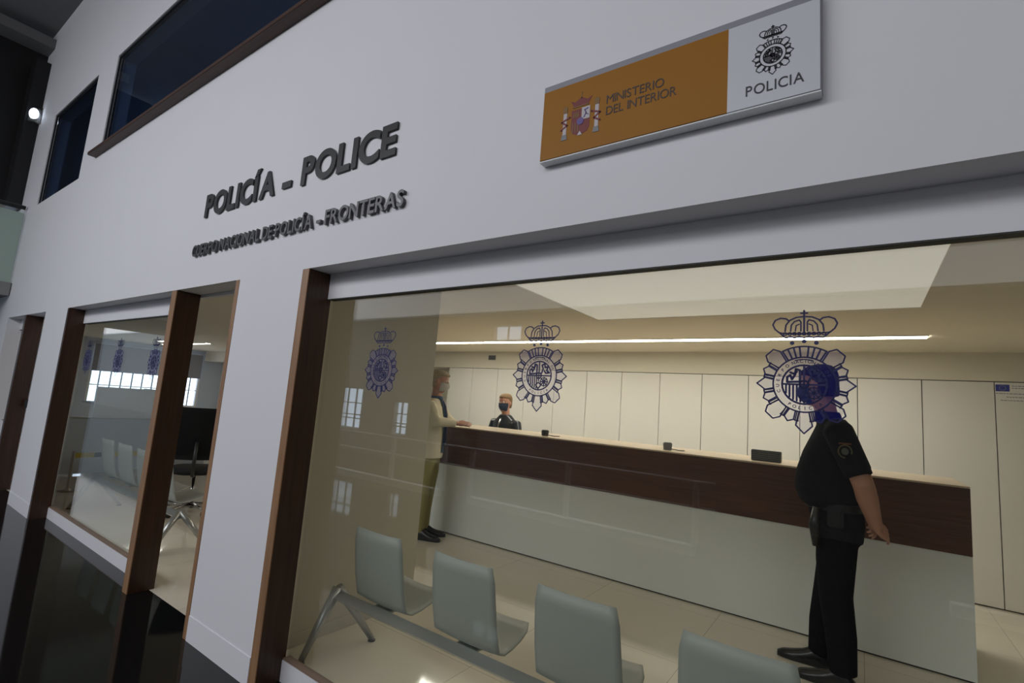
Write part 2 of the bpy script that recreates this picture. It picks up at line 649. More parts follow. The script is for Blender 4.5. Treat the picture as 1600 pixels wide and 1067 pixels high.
# low white barrier opposite
bm = bmesh.new()
for a, b in ((-8.4, -5.3), (-4.7, -1.5), (0.6, 3.0)):
    bx(bm, a, b, -4.1, -3.98, 0.0, 0.10)
struct('trim_4', bm, M_['hallwhite'])
br = thing('barrier_rail', 'grey two bar barrier rail running across the hall, seen mirrored in the glass', 'railing', (0, 0, 0))
for z in (0.78, 0.50):
    b2 = bmesh.new()
    tube(b2, [(-9.4, -4.04, z), (-1.3, -4.04, z)], 0.018, 10)
    obj('rail', b2, M_['hallwhite'], br, True)
for x in (-8.1, -6.4, -5.25, -4.7, -3.1, -1.5):
    b2 = bmesh.new()
    bx(b2, x - 0.03, x + 0.03, -4.07, -4.01, 0.10, 0.78)
    obj('rail_post', b2, M_['hallwhite'], br)
# right end of the hall
bm = bmesh.new()
bx(bm, 8.0, 8.2, -6.6, 0.3, 0, WT)
bx(bm, RX, 8.0, 0, 0.3, 0, WT)
struct('wall_end', bm, M_['hallwall'])
# left end of the hall: dark void above a bridge with a grey green balustrade
bm = bmesh.new()
bx(bm, -34.2, -34, -6.6, 0.30, 0, WT)
struct('wall_far', bm, M_['hallwall'])
bm = bmesh.new()
bx(bm, -11.2, -10.36, -3.6, 0.30, 3.80, 6.30)
bx(bm, -10.36, -10.0, -0.16, -0.0, 3.74, 6.05)
struct('wall_dark', bm, M_['black'])
bm = bmesh.new()
bx(bm, -13.0, -9.55, -3.6, -0.01, 2.42, 2.60)
struct('trim_6', bm, M_['hallwall'])
bal = thing('balustrade', 'grey green glass balustrade of the bridge at the far left end', 'balustrade')
obj('glass_panel', box(-9.60, -9.57, -3.6, -0.02, 2.60, 3.60, 0.004), M_['greenpan'], bal)
b2 = bmesh.new()
tube(b2, [(-9.585, -3.6, 3.68), (-9.585, -0.02, 3.68)], 0.03, 12)
obj('handrail', b2, M_['blkpl'], bal, True)
for yy in (-0.25, -1.4, -2.6):
    obj('stanchion', box(-9.63, -9.60, yy - 0.03, yy + 0.03, 2.60, 3.66), M_['alu'], bal)
sp = thing('spotlight', 'small glowing white spotlight against the black upper left wall', 'spotlight', (-9.95, -0.06, 5.16))
b2 = bmesh.new()
tube(b2, [(0, 0, -0.10), (0, 0, 0.0), (0, 0, 0.10)], [0.075, 0.07, 0.045], 20)
obj('housing', b2, M_['alu'], sp, True)
b2 = bmesh.new()
ball(b2, (0.055, -0.03, 0.0), 0.055, 0.055, 0.085)
obj('lens', b2, M_['lamp'], sp, True)
b2 = bmesh.new()
tube(b2, [(0, 0, 0.09), (0, 0.04, 0.14), (0, 0.065, 0.14)], 0.012, 8)
obj('bracket', b2, M_['blkpl'], sp, True)

hp = thing('added_fill_lamp', 'added unseen fill lamp over the hall, behind the viewer', 'lamp', (-4.2, -4.49, 4.29))  # body made up to carry the added fill light
hp.rotation_euler = (R(26), 0, 0)
b2 = bmesh.new()
bx(b2, -3.55, 3.55, -0.58, 0.58, 0.0, 0.08, 0, 0.01)
obj('fill_lamp_housing', b2, M_['hallwhite'], hp)
for x in (-2.6, 2.6):
    b2 = bmesh.new()
    tube(b2, [(x, 0, 0.08), (x, 2.30 * math.sin(R(26)), 2.30 * math.cos(R(26)))], 0.008, 8)
    obj('fill_lamp_cable', b2, M_['alu'], hp, True)

# upper windows in the facade
for (a, b, c, d, nm) in ((-6.635, -0.9, 3.80, 4.93, 'window_7'), (-9.05, -7.27, 3.64, 4.93, 'window_8')):
    p = struct(nm, box(a, b, 0.018, 0.030, c, d), M_['glassup'])
    b2 = bmesh.new()
    bx(b2, a, a + 0.02, 0.01, 0.05, c, d)
    bx(b2, b - 0.02, b, 0.01, 0.05, c, d)
    bx(b2, a + 0.02, b - 0.02, 0.01, 0.05, d - 0.02, d)
    obj('window_frame', b2, M_['blkpl'], p)
    if nm == 'window_7':
        b2 = bmesh.new()
        bx(b2, -6.75, -0.8, -0.075, 0.018, 3.765, 3.80, 0, 0.004)
        obj('window_sill', b2, M_['sill'], p)
bm = bmesh.new()
bx(bm, -9.4, -0.7, 2.2, 2.3, 2.42, 5.6)
bx(bm, -9.4, -0.7, 0.175, 2.2, 5.5, 5.6)
bx(bm, -9.4, -9.3, 0.175, 2.2, 2.42, 5.5)
bx(bm, -0.8, -0.7, 0.175, 2.2, 2.42, 5.5)
bx(bm, -7.1, -6.9, 0.175, 2.2, 2.42, 5.5)
struct('wall_upper_room', bm, mat('dark_blue_room', (0.45, 0.56, 0.66), 0.7)).name = 'wall_upper'

# ------------------------------------------------------------------ wooden posts, glass, door
def post(x0, x1, y0, y1, label, z1=H, edge=0.0):
    o = thing('wooden_post', label, 'post', (x0, 0, 0))
    b = bmesh.new()
    bx(b, 0, x1 - x0, y0 + 0.004, y1, 0, z1 - 0.001, 0, 0.001)
    obj('post_side', b, M_['post'], o)
    b = bmesh.new()
    bx(b, 0, x1 - x0, y0 - 0.002, y0 + 0.004, 0, z1 - 0.001, 0, 0.001)
    obj('post_edge', b, M_['postedge'] if edge else M_['post'], o)
    return o


post(-2.468, -2.408, 0.0, 0.150, 'tall brown wooden post at the left edge of the largest window', edge=1)
post(-4.145, -4.062, 0.0, 0.160, 'brown wooden post between the small left window and the open doorway', edge=1)
post(-3.195, -3.151, 0.0, 0.160, 'slim brown wooden jamb at the right side of the open doorway', edge=1)
post(-6.689, -6.64, 0.0, 0.150, 'brown wooden post at the left side of the small left window')
post(-8.45, -8.37, 0.0, 0.160, 'farthest brown wooden post, at the left edge of the photo')


def pane(x0, x1, z0, z1, nm):
    p = struct(nm, box(x0, x1, GY - 0.005, GY + 0.005, z0, z1), M_['glass'])
    b = bmesh.new()
    bx(b, x0, x1, SO + 0.002, GY + 0.012, z1 - 0.002, z1 + 0.012)
    obj('top_channel', b, M_['gap'], p)
    b = bmesh.new()
    bx(b, x0, x1, SO + 0.004, GY + 0.012, z0 - 0.004, z0 + 0.004)
    obj('bottom_channel', b, mat('brown_channel', (0.22, 0.15, 0.11), 0.5), p)
    return p


pane(-2.407, 2.999, 0.105, 1.963, 'window_9')
pane(-6.639, -4.146, 0.105, 1.963, 'window_10')
pane(-9.349, -8.451, 0.755, 1.963, 'window_11')
# half seen far door leaf
dr = struct('door_1', box(-8.36, -7.56, 0.17, 0.21, 0.004, 2.08, 0.002), M_['hallwhite'])
obj('door_handle', box(-8.30, -8.27, 0.12, 0.17, 0.98, 1.08, 0.004), M_['blkpl'], dr)


# ------------------------------------------------------------------ police crest line drawing
def crest_lines(bm, s, y, wd, th=0.0006, cx=0.0, cz=0.0, fine=True):
    """crest drawn around its badge centre; s = 1 for the window decals"""
    def S(pts, w_=1.0, closed=False):
        stroke(bm, [(cx + p[0] * s, cz + p[1] * s) for p in pts], wd * w_, y, th, closed)

    def P(r, a):
        return (r * math.cos(R(a)), r * math.sin(R(a)))
    circ = arc(0, 0, 0.078, 0.078, 0, 360, 40)[:-1]
    S(circ, 1.1, True)
    S(arc(0, 0, 0.055, 0.055, 0, 360, 32)[:-1], 1.3, True)
    # large rays
    for a in (0, 180, 270):
        tip = 0.137 if a == 270 else 0.121
        sh = tip - 0.020
        S([P(0.079, a - 9), (P(sh, a - 10)), P(tip, a), P(sh, a + 10), P(0.079, a + 9)])
    for a in (46, 134, 226, 314):
        S([P(0.079, a - 10), P(0.112, a - 11.5), P(0.127, a - 6), P(0.127, a + 6), P(0.112, a + 11.5), P(0.079, a + 10)])
    # small rays
    for a in (22.5, 157.5, 202.5, 337.5, 248.5, 291.5):
        S([P(0.079, a - 6), P(0.103, a - 7), P(0.112, a), P(0.103, a + 7), P(0.079, a + 6)])
    # bars between the rays
    for a in (12.8, 33.2, 146.8, 167.2, 192.8, 213.2, 326.8, 347.2, 238, 259.5, 280.5, 302):
        S([P(0.079, a - 1.8), P(0.104, a - 1.8)], 0.85)
        S([P(0.079, a + 1.8), P(0.104, a + 1.8)], 0.85)
        S([P(0.104, a - 2.5), P(0.104, a + 2.5)])
    # fan on top
    S([P(0.109, a) for a in range(60, 121, 5)], 1.1)
    for a in (60, 68, 76, 84, 96, 104, 112, 120):
        S([P(0.079, a), P(0.109, a)], 1.2)
    if fine:
        S([P(0.0715, a) for a in range(72, 109, 6)], 0.8)
    # quartered centre
    S([(0, 0.055), (0, -0.02)], 1.3)
    S([(-0.055, 0.0), (0.055, 0.0)], 1.3)
    S(arc(0, 0, 0.011, 0.011, 0, 360, 12)[:-1], 1.4, True)
    for x in (-0.045, -0.036, -0.027, -0.018, -0.009):
        S([(x, 0), (x, -math.sqrt(max(0, 0.052 ** 2 - x * x)) * 0.95)], 1.25)
    for k in range(8):
        a = k * 45
        S([(0.024, -0.023), (0.024 + 0.017 * math.cos(R(a)), -0.023 + 0.017 * math.sin(R(a)))], 1.2)
    S(arc(0.024, -0.023, 0.016, 0.016, 0, 360, 12)[:-1], 0.9, True)
    S([(-0.042, 0.006), (-0.042, 0.020), (-0.034, 0.026), (-0.030, 0.014), (-0.022, 0.028), (-0.020, 0.044), (-0.010, 0.040), (-0.010, 0.008), (-0.042, 0.006)], 1.6)
    S([(-0.034, 0.034), (-0.026, 0.030), (-0.018, 0.036)], 1.6)
    S([(0.012, 0.010), (0.018, 0.026), (0.012, 0.040), (0.024, 0.046), (0.026, 0.032), (0.038, 0.034), (0.034, 0.020), (0.046, 0.012), (0.030, 0.010), (0.024, 0.018)], 1.6)
    S([(0.0, -0.050), (-0.012, -0.036), (0, -0.026), (0.012, -0.036), (0, -0.050)], 1.3)
    # three stars
    for x, z in ((-0.030, 0.119), (0, 0.124), (0.030, 0.119)):
        poly(bm, [(cx + (x + 0.0058 * math.cos(k * PI / 5)) * s, cz + (z + 0.0058 * math.sin(k * PI / 5)) * s) for k in range(10)], y, th)
    # crown
    S([(-0.062, 0.149), (-0.052, 0.139), (-0.045, 0.134), (-0.034, 0.138), (-0.024, 0.134), (-0.012, 0.138), (0, 0.134), (0.012, 0.138), (0.024, 0.134), (0.034, 0.138), (0.045, 0.134), (0.052, 0.139), (0.062, 0.149)])
    S(arc(0, 0.150, 0.062, 0.004, 180, 360, 8), 1.0)
    for k in range(9):
        S(arc(-0.048 + k * 0.012, 0.146, 0.005, 0.004, 0, 360, 8)[:-1], 0.8, True)
    for sg in (-1, 1):
        S([(sg * q[0], q[1]) for q in [(0.062, 0.149), (0.074, 0.160), (0.080, 0.174), (0.074, 0.187), (0.060, 0.193), (0.046, 0.191), (0.038, 0.184)]], 1.1)
        S([(sg * q[0], q[1]) for q in [(0.048, 0.154), (0.046, 0.172), (0.036, 0.186), (0.020, 0.194), (0, 0.196)]], 1.1)
        S([(sg * q[0], q[1]) for q in [(0.034, 0.154), (0.032, 0.172), (0.024, 0.182), (0.012, 0.186), (0.008, 0.180), (0.008, 0.154)]], 1.0)
        S([(sg * q[0], q[1]) for q in [(0.022, 0.154), (0.020, 0.170), (0.012, 0.174)]], 0.8)
    S([(0, 0.150), (0, 0.213)], 1.3)
    S([(-0.008, 0.206), (0.008, 0.206)], 1.2)


def star_outline():
    def P(r, a):
        return (r * math.cos(R(a)), r * math.sin(R(a)))
    pts = []
    for a, tip, sh, hw in ((0, .121, .101, 10), (22.5, .112, .103, 7), (46, .127, .112, 11.5)):
        pts += [P(sh, a - hw), P(tip, a), P(sh, a + hw)]
    pts += [P(.109, a) for a in (62, 75, 90, 105, 118)]
    for a, tip, sh, hw in ((134, .127, .112, 11.5), (157.5, .112, .103, 7), (180, .121, .101, 10), (202.5, .112, .103, 7), (226, .127, .112, 11.5), (248.5, .112, .103, 7), (270, .137, .117, 10), (291.5, .112, .103, 7), (314, .127, .112, 11.5), (337.5, .112, .103, 7)):
        pts += [P(sh, a - hw), P(tip, a), P(sh, a + hw)]
    return pts


FILM_P = star_outline()
bm = bmesh.new()
crest_lines(bm, 1.0, 0, 0.0040)
ME_LINES = mesh_from(bm, 'line_drawing', M_['blue'])
bm = bmesh.new()
vs = [bm.verts.new((p[0], 0.0003, p[1])) for p in FILM_P]
bm.faces.new(vs)
ME_FILM = mesh_from(bm, 'film', M_['film'])
# lettering around the ring
RING = []
txts = [('CUERPO', 205, 122, False), ('NACIONAL DE', 118, 20, False), ('POLICIA', 232, 312, True)]
ME_RING = []
for tx, a0, a1, under in txts:
    bm = bmesh.new()
    n = len(tx)
    for i, ch in enumerate(tx):
        if ch == ' ':
            continue
        a = a0 + (a1 - a0) * (i + 0.5) / n
        me = glyph(ch, 0.02, 0.0)
        cxg = (max(v.co.x for v in me.vertices) + min(v.co.x for v in me.vertices)) / 2
        cyg = 0.35
        rot = R(a - 90) if not under else R(a + 90)
        for v in me.vertices:
            lx, lz = (v.co.x - cxg) * 0.0125, (v.co.y - cyg) * 0.0125
            v.co = Vector((0.0667 * math.cos(R(a)) + lx * math.cos(rot) - lz * math.sin(rot), -0.0004,
                           0.0667 * math.sin(R(a)) + lx * math.sin(rot) + lz * math.cos(rot)))
        bm.from_mesh(me)
        bpy.data.meshes.remove(me)
    ME_RING.append(mesh_from(bm, 'ring_lettering', M_['blue']))


def decal(x, z, label, group=None, s=1.0):
    o = thing('crest_decal', label, 'decal', (x, GY - 0.0058, z), group=group)
    o.scale = (s, 1, s)
    for nm, me in [('line_drawing', ME_LINES), ('film', ME_FILM)] + [('ring_lettering', q) for q in ME_RING]:
        obj(nm, me, None, o)
    return o


decal(-0.131, 1.584, 'largest looking blue police crest on the glass, in front of the standing officer', 'crests on the big window')
decal(-1.015, 1.584, 'blue police crest on the glass, middle one of the big window', 'crests on the big window')
decal(-1.930, 1.584, 'blue police crest on the glass nearest the tall brown post, over the beige partition', 'crests on the big window')
decal(-4.72, 1.584, 'blue police crest on the small left window, the one beside the doorway post', 'crests on the small window')
decal(-5.53, 1.584, 'blue police crest in the middle of the small left window', 'crests on the small window')
decal(-6.39, 1.584, 'blue police crest at the far left edge of the small left window', 'crests on the small window')

# European funding notice on the glass
n_ = thing('glass_notice', 'small transparent notice with a blue flag on the glass at the right edge', 'notice', (0.262, GY - 0.0056, 1.55))
obj('flag', box(0.0, 0.024, -0.0004, 0.0, 0.034, 0.050), M_['eublue'], n_)
b2 = bmesh.new()
for k in range(12):
    a = 2 * PI * k / 12
    poly(b2, [(0.012 + 0.0055 * math.cos(a) + 0.0006 * math.cos(q * PI / 3), 0.042 + 0.0055 * math.sin(a) + 0.0006 * math.sin(q * PI / 3)) for q in range(6)], -0.0004, 0.0002)
obj('flag_stars', b2, M_['yellow'], n_)
b2 = bmesh.new()
for r_, (xa, xb) in enumerate(((0.028, 0.060), (0.028, 0.056), (0.0, 0.070), (0.018, 0.062), (0.008, 0.066))):
    zz = (0.046, 0.041, 0.028, 0.020, 0.012)[r_]
    x = xa
    while x < xb:
        l_ = random.uniform(0.003, 0.007)
        bx(b2, x, min(x + l_, xb), -0.0003, 0, zz, zz + 0.0018)
        x += l_ + 0.0012
obj('print_lines', b2, M_['greypl'], n_)

# ------------------------------------------------------------------ raised lettering on the facade
t1 = thing('wall_lettering', 'large dark raised letters reading POLICÍA _ POLICE on the white facade', 'lettering', (0, 0, 0))
text_line('POLICÍA', -3.785, -2.875, 2.612, 0.152, -0.001, 0.012, M_['metal'], bold=0.036, gap=0.055, parent=t1)
text_line('-', -2.790, -2.695, 2.592, 0.152, -0.001, 0.012, M_['metal'], bold=0.04, parent=t1)
text_line('POLICE', -2.595, -1.805, 2.612, 0.152, -0.001, 0.012, M_['metal'], bold=0.036, gap=0.055, parent=t1)
t2 = thing('wall_lettering', 'smaller steel letters reading CUERPO NACIONAL DE POLICÍA - FRONTERAS below the large letters', 'lettering', (0, 0, 0))
text_line('CUERPO NACIONAL DE POLICÍA', -3.865, -2.415, 2.328, 0.076, -0.002, 0.018, M_['brush'], bold=0.020, gap=0.06, space=0.28, parent=t2)
text_line('-', -2.375, -2.335, 2.328, 0.076, -0.002, 0.018, M_['brush'], bold=0.024, parent=t2)
text_line('FRONTERAS', -2.300, -1.700, 2.328, 0.076, -0.002, 0.018, M_['brush'], bold=0.020, gap=0.06, parent=t2)

# ------------------------------------------------------------------ ministry sign
sg = thing('wall_sign', 'long orange and white ministry and police sign on the upper facade', 'sign', (-0.953, -0.001, 2.355))
SW, SH, ST = 0.874, 0.268, 0.040
obj('backing_and_shadow_strip', box(-0.004, SW + 0.004, -ST + 0.004, 0, -0.002, SH + 0.026, 0.002), M_['signgrey'], sg)  # grey strip above the face stands in for the sign's shadow
SPL = 0.642
obj('lit_underside_strip', box(-0.003, SW + 0.003, -ST + 0.001, -0.001, -0.007, -0.002, 0.001), M_['hallwhite'], sg)  # pale strip puts the light on the sign's underside into colour
obj('orange_panel', box(0, SPL, -ST, -ST + 0.004, 0.0, SH), M_['orange'], sg)
obj('white_panel', box(SPL, SW, -ST, -ST + 0.004, 0.0, SH), M_['signwhite'], sg)
yb = -ST
text_line('MINISTERIO', 0.255, 0.452, 0.148, 0.030, yb, 0.0012, M_['brownink'], bold=0.0, gap=0.08, parent=sg, name='ministry_lettering', one=True)
text_line('DEL INTERIOR', 0.255, 0.492, 0.106, 0.030, yb, 0.0012, M_['brownink'], bold=0.0, gap=0.08, space=0.3, parent=sg, name='ministry_lettering', one=True)
text_line('POLICIA', SPL + 0.050, SPL + 0.195, 0.034, 0.030, yb, 0.0012, M_['ink'], bold=0.004, gap=0.12, parent=sg, name='police_lettering', one=True)
b2 = bmesh.new()
crest_lines(b2, 0.43, yb, 0.0025, 0.0008, SPL + 0.118, 0.140, False)
obj('police_crest', b2, M_['ink'], sg)
# national arms: crown, quartered shield, two pillars with ribbons
b2 = bmesh.new()
cx, z0 = 0.158, 0.060
th = 0.0008
poly(b2, [(cx - .036, z0 + .100), (cx - .036, z0 + .028), (cx - .028, z0 + .010), (cx - .010, z0 + .004), (cx, z0), (cx + .010, z0 + .004), (cx + .028, z0 + .010), (cx + .036, z0 + .028), (cx + .036, z0 + .100)], yb, th, 0)
poly(b2, [(cx + .004, z0 + .056), (cx + .036, z0 + .056), (cx + .036, z0 + .102), (cx + .004, z0 + .102)], yb - th, th, 2)
stroke(b2, [(cx + .014, z0 + .064), (cx + .022, z0 + .078), (cx + .016, z0 + .090), (cx + .028, z0 + .094)], 0.004, yb - 2 * th, th, mi=3)
stroke(b2, [(cx + .020, z0 + .076), (cx + .030, z0 + .070)], 0.003, yb - 2 * th, th, mi=3)
for x in (-.028, -.020, -.012):
    poly(b2, [(cx + x, z0 + .070), (cx + x + .005, z0 + .070), (cx + x + .005, z0 + .090), (cx + x, z0 + .090)], yb - th, th, 1)
for x in (-.030, -.020, -.010):
    poly(b2, [(cx + x, z0 + .016), (cx + x + .004, z0 + .014), (cx + x + .004, z0 + .050), (cx + x, z0 + .050)], yb - th, th, 1)
poly(b2, [(cx + .014 * math.cos(k * PI / 6), z0 + .052 + .014 * math.sin(k * PI / 6)) for k in range(12)], yb - 2 * th, th, 3)
poly(b2, [(cx - .010, z0), (cx, z0 + .016), (cx + .010, z0)], yb - th, th, 2)
poly(b2, [(cx - .026, z0 + .108), (cx + .026, z0 + .108), (cx + .042, z0 + .138), (cx + .024, z0 + .130), (cx, z0 + .144), (cx - .024, z0 + .130), (cx - .042, z0 + .138)], yb, th, 0)
stroke(b2, [(cx, z0 + .140), (cx, z0 + .162)], 0.004, yb, th, mi=1)
stroke(b2, [(cx - .030, z0 + .110), (cx + .030, z0 + .110)], 0.004, yb - th, th, mi=1)
for sg_ in (-1, 1):
    px_ = cx + sg_ * 0.062
    poly(b2, [(px_ - .007, z0 + .014), (px_ + .007, z0 + .014), (px_ + .007, z0 + .098), (px_ - .007, z0 + .098)], yb, th, 2)
    poly(b2, [(px_ - .012, z0 - .004), (px_ + .012, z0 - .004), (px_ + .009, z0 + .016), (px_ - .009, z0 + .016)], yb - th, th, 4)
    poly(b2, [(px_ - .008, z0 + .098), (px_ + .008, z0 + .098), (px_ + .009, z0 + .120), (px_, z0 + .124), (px_ - .009, z0 + .120)], yb - th, th, 1)
    stroke(b2, [(px_ + sg_ * .014, z0 + .036), (px_ - sg_ * .010, z0 + .050), (px_ + sg_ * .013, z0 + .066), (px_ - sg_ * .020, z0 + .078)], 0.0065, yb - th, th, mi=0)
obj('coat_of_arms', b2, [M_['red'], M_['gold'], M_['silver'], M_['purple'], M_['greypl']], sg)

# ------------------------------------------------------------------ office fittings
pitch = 0.5255
CAB = {-12: 'tall cream back wall cabinet next to the face of the grey-haired person',
       -11: 'tall cream back wall cabinet under the small air vent',
       -10: 'tall cream back wall cabinet directly behind the clerk',
       -9: 'tall cream back wall cabinet behind the centre of the middle window crest',
       -8: 'tall cream back wall cabinet at the right edge of the middle window crest',
       -7: 'tall cream back wall cabinet, second one right of the middle window crest',
       -6: 'tall cream back wall cabinet just left of the grey device on the counter',
       -5: 'tall cream back wall cabinet straight above the grey device on the counter',
       -4: 'tall cream back wall cabinet just left of the dark speckled box',
       -3: 'tall cream back wall cabinet above the dark speckled box, left of the officer',
       -2: 'tall cream back wall cabinet mostly hidden by the standing officer',
       -1: 'tall cream back wall cabinet just right of the standing officer',
       0: 'tall cream back wall cabinet behind the right end of the counter',
       1: 'tall cream back wall cabinet behind the blue flag notice at the right edge'}
for k in range(-12, 7):
    x0 = 0.497 + pitch * k
    lab = CAB.get(k, 'tall cream back wall cabinet beyond the right edge of the photo')
    c = thing('storage_cabinet', lab, 'cabinet', (x0, BY, 0), group='cabinets along the back wall')
    obj('cabinet_body', box(0.0, pitch - 0.0005, 0.022, 0.495, 0.0, 2.029), M_['gap'], c)
    obj('cabinet_door', box(0.003, pitch - 0.004, 0.0, 0.020, 0.012, 2.022, 0.001), M_['cabinet'], c)

v_ = thing('air_vent', 'small dark grille vent high on the back wall left of the middle crest', 'vent', (-4.97, BY - 0.012, 2.165))
obj('vent_frame', box(0, 0.14, 0, 0.012, 0, 0.075, 0.002), M_['greypl'], v_)
for k in range(4):
    obj('vent_slat', box(0.010, 0.130, -0.003, 0.0, 0.010 + k * 0.016, 0.017 + k * 0.016), M_['blkpl'], v_)

# LED strips in the ceiling
def led(x0, x1, y, wdt, label, m_='led'):
    o = thing('linear_ceiling_light', label, 'ceiling light', (x0, y, CZ - 0.008))
    obj('diffuser', box(0, x1 - x0, -wdt / 2, wdt / 2, 0.0, 0.008), M_[m_], o)
    obj('light_frame', bx(bx(bmesh.new(), -0.006, x1 - x0 + 0.006, -wdt / 2 - 0.008, -wdt / 2, -0.002, 0.008), -0.006, x1 - x0 + 0.006, wdt / 2, wdt / 2 + 0.008, -0.002, 0.008), M_['ceil'], o)


led(-5.7, 0.462, 3.86, 0.135, 'long bright linear ceiling light above the counter')
led(-13.2, -11.6, 3.10, 0.10, 'short linear ceiling light seen through the open doorway, nearer one', 'led2')
led(-14.2, -11.8, 3.55, 0.10, 'short linear ceiling light seen through the open doorway, farther one', 'led2')

# counter
CY, CH, CB = 2.868, 1.172, 0.745
ct = thing('reception_counter', 'long white reception counter with a dark brown wooden band', 'counter', (-7.2, CY, 0))
CL = 7.2 + 0.562
obj('counter_body', box(0, CL, 0.006, 0.75, 0.012, CB), M_['cwhite'], ct)
obj('toe_strip', box(0.01, CL - 0.01, 0.016, 0.74, 0, 0.012), M_['gap'], ct)
obj('wooden_band', box(0, CL, 0.0, 0.06, CB, CH - 0.012), M_['cwood'], ct)
obj('counter_end', box(CL - 0.02, CL, 0.06, 0.75, CB, CH - 0.012), M_['cwood'], ct)
obj('counter_top', box(0, CL, 0.0, 0.75, CH - 0.012, CH, 0.001), M_['ctop'], ct)

# objects on the counter
def cup(x, y, r, h, m_, label):
    o = thing('desk_device', label, 'device', (x, y, CH))
    b = bmesh.new()
    tube(b, [(0, 0, 0.0), (0, 0, 0.006), (0, 0, h - 0.012), (0, 0, h)], [r * 0.86, r * 0.9, r, r * 0.98], 24)
    obj('housing', b, m_, o, False)
    b = bmesh.new()
    tube(b, [(0, 0, h), (0, 0, h + 0.006)], [r * 0.85, r * 0.78], 24)
    obj('grille', b, M_['blkpl'], o)
    b = bmesh.new()
    tube(b, [(r * 0.9, 0, 0.012), (r * 1.5, 0.01, 0.010), (r * 2.2, 0.04, 0.004), (r * 3.0, 0.10, 0.004)], 0.004, 8)
    obj('cable', b, M_['blkpl'], o, True)


cup(-2.72, 3.08, 0.040, 0.055, M_['blkpl'], 'small round black device with cable on the counter, right of the clerk')
cup(-1.43, 3.08, 0.040, 0.060, M_['greypl'], 'small round grey device on the middle of the counter')
tr = thing('desk_rack', 'dark speckled box standing on the counter left of the officer', 'box', (-0.74, 3.06, CH))
obj('box_body', box(0, 0.215, 0, 0.07, 0, 0.085, 0.004), M_['rattan'], tr)
for k in range(5):
    obj('front_rib', box(0.006, 0.209, -0.003, 0.0, 0.010 + 0.015 * k, 0.016 + 0.015 * k), M_['greypl'], tr)


# beam seating
def bench(x0, n, pitch_, y0, label, tail):
    o = thing('beam_bench', label, 'bench', (x0, y0, 0))
    L_ = pitch_ * n + 0.35
    b = bmesh.new()
    tube(b, [(0.0, 0, 0.305), (L_, 0, 0.305)], 0.040, 4, flat=0.8)
    obj('beam', b, M_['alu'], o)
    for xx in (0.0, L_):
        sg2 = 1
        for (dx, dy) in ((0.0, -0.19), (0.06, 0.24)):
            b = bmesh.new()
            tube(b, [(xx, 0, 0.345), (xx + dx * 0.5, dy * 0.5, 0.185), (xx + dx, dy, 0.012)], [0.030, 0.023, 0.017], 10)
            lg = obj('leg', b, M_['alu'], o, True)
            b = bmesh.new()
            tube(b, [(xx + dx, dy, 0.0), (xx + dx, dy, 0.008), (xx + dx, dy, 0.016)], [0.022, 0.022, 0.010], 14)
            obj('foot_pad', b, M_['blkpl'], lg)
    return o


# one curved shell: back then seat, facing +y
def shell_profile():
    pts = [(-0.095, 0.395), (-0.088, 0.33), (-0.075, 0.24), (-0.058, 0.14), (-0.035, 0.055), (-0.008, 0.010), (0.035, -0.008), (0.10, -0.004), (0.18, 0.010), (0.25, 0.026), (0.30, 0.040)]
    return pts


def make_shell():
    bm = bmesh.new()
    pr_ = shell_profile()
    N = 12
    W = [0.172, 0.186, 0.190, 0.193, 0.195, 0.196, 0.196, 0.195, 0.190, 0.178, 0.152]
    grid = []
    for i, (yy, zz) in enumerate(pr_):
        row = []
        for k in range(N + 1):
            u = k / N * 2 - 1
            xx = u * W[i]
            bend = 0.016 * (u * u)
            if i < 5:
                row.append(bm.verts.new((xx, yy + bend, zz)))
            else:
                row.append(bm.verts.new((xx, yy, zz + bend * 0.6)))
        grid.append(row)
    for i in range(len(pr_) - 1):
        for k in range(N):
            bm.faces.new((grid[i][k], grid[i][k + 1], grid[i + 1][k + 1], grid[i + 1][k]))
    bmesh.ops.recalc_face_normals(bm, faces=bm.faces)
    bmesh.ops.solidify(bm, geom=bm.faces[:], thickness=0.008)
    return bm


SHELL = mesh_from(make_shell(), 'seat_shell', M_['shell'], False)
for p in SHELL.polygons:
    p.use_smooth = True


def seats(bench_o, xs_, z=0.385):
    for x in xs_:
        o = obj('seat_shell', SHELL, None, bench_o)
        o.location = (x, 0.0, z)
        b = bmesh.new()
        bx(b, x - 0.06, x + 0.06, 0.0, 0.10, z - 0.022, z - 0.008, 0, 0.003)
        obj('seat_bracket', b, M_['alu'], bench_o)


b1 = bench(-2.48, 5, 0.60, 0.48, 'white shell beam bench behind the big window, backs to the glass', 0)
seats(b1, [0.375, 0.965, 1.550, 2.140, 2.73], 0.345)
b2_ = bench(-6.95, 4, 0.45, 0.56, 'white shell beam bench behind the small left window, closed off with tape', 0)
seats(b2_, [0.42, 0.92, 1.42, 1.86])
tp = thing('barrier_tape', 'yellow and black barrier tape stretched behind the bench of the small window', 'tape', (-8.0, 0.62, 0.43))
b = bmesh.new()
for k in range(9):
    y = k * 0.095
    bx(b, 0, 0.002, y, y + 0.095, -0.030, 0.030, 1 if k % 3 == 2 else 0)
obj('tape_strip', b, [M_['yellow'], M_['blkpl']], tp)
for y in (-0.02, 0.855):
    b = bmesh.new()
    tube(b, [(0, y, 0.05), (0, y, -0.40), (0, y, -0.42)], [0.014, 0.014, 0.10], 12)
    obj('tape_stand', b, M_['alu'], tp, True)

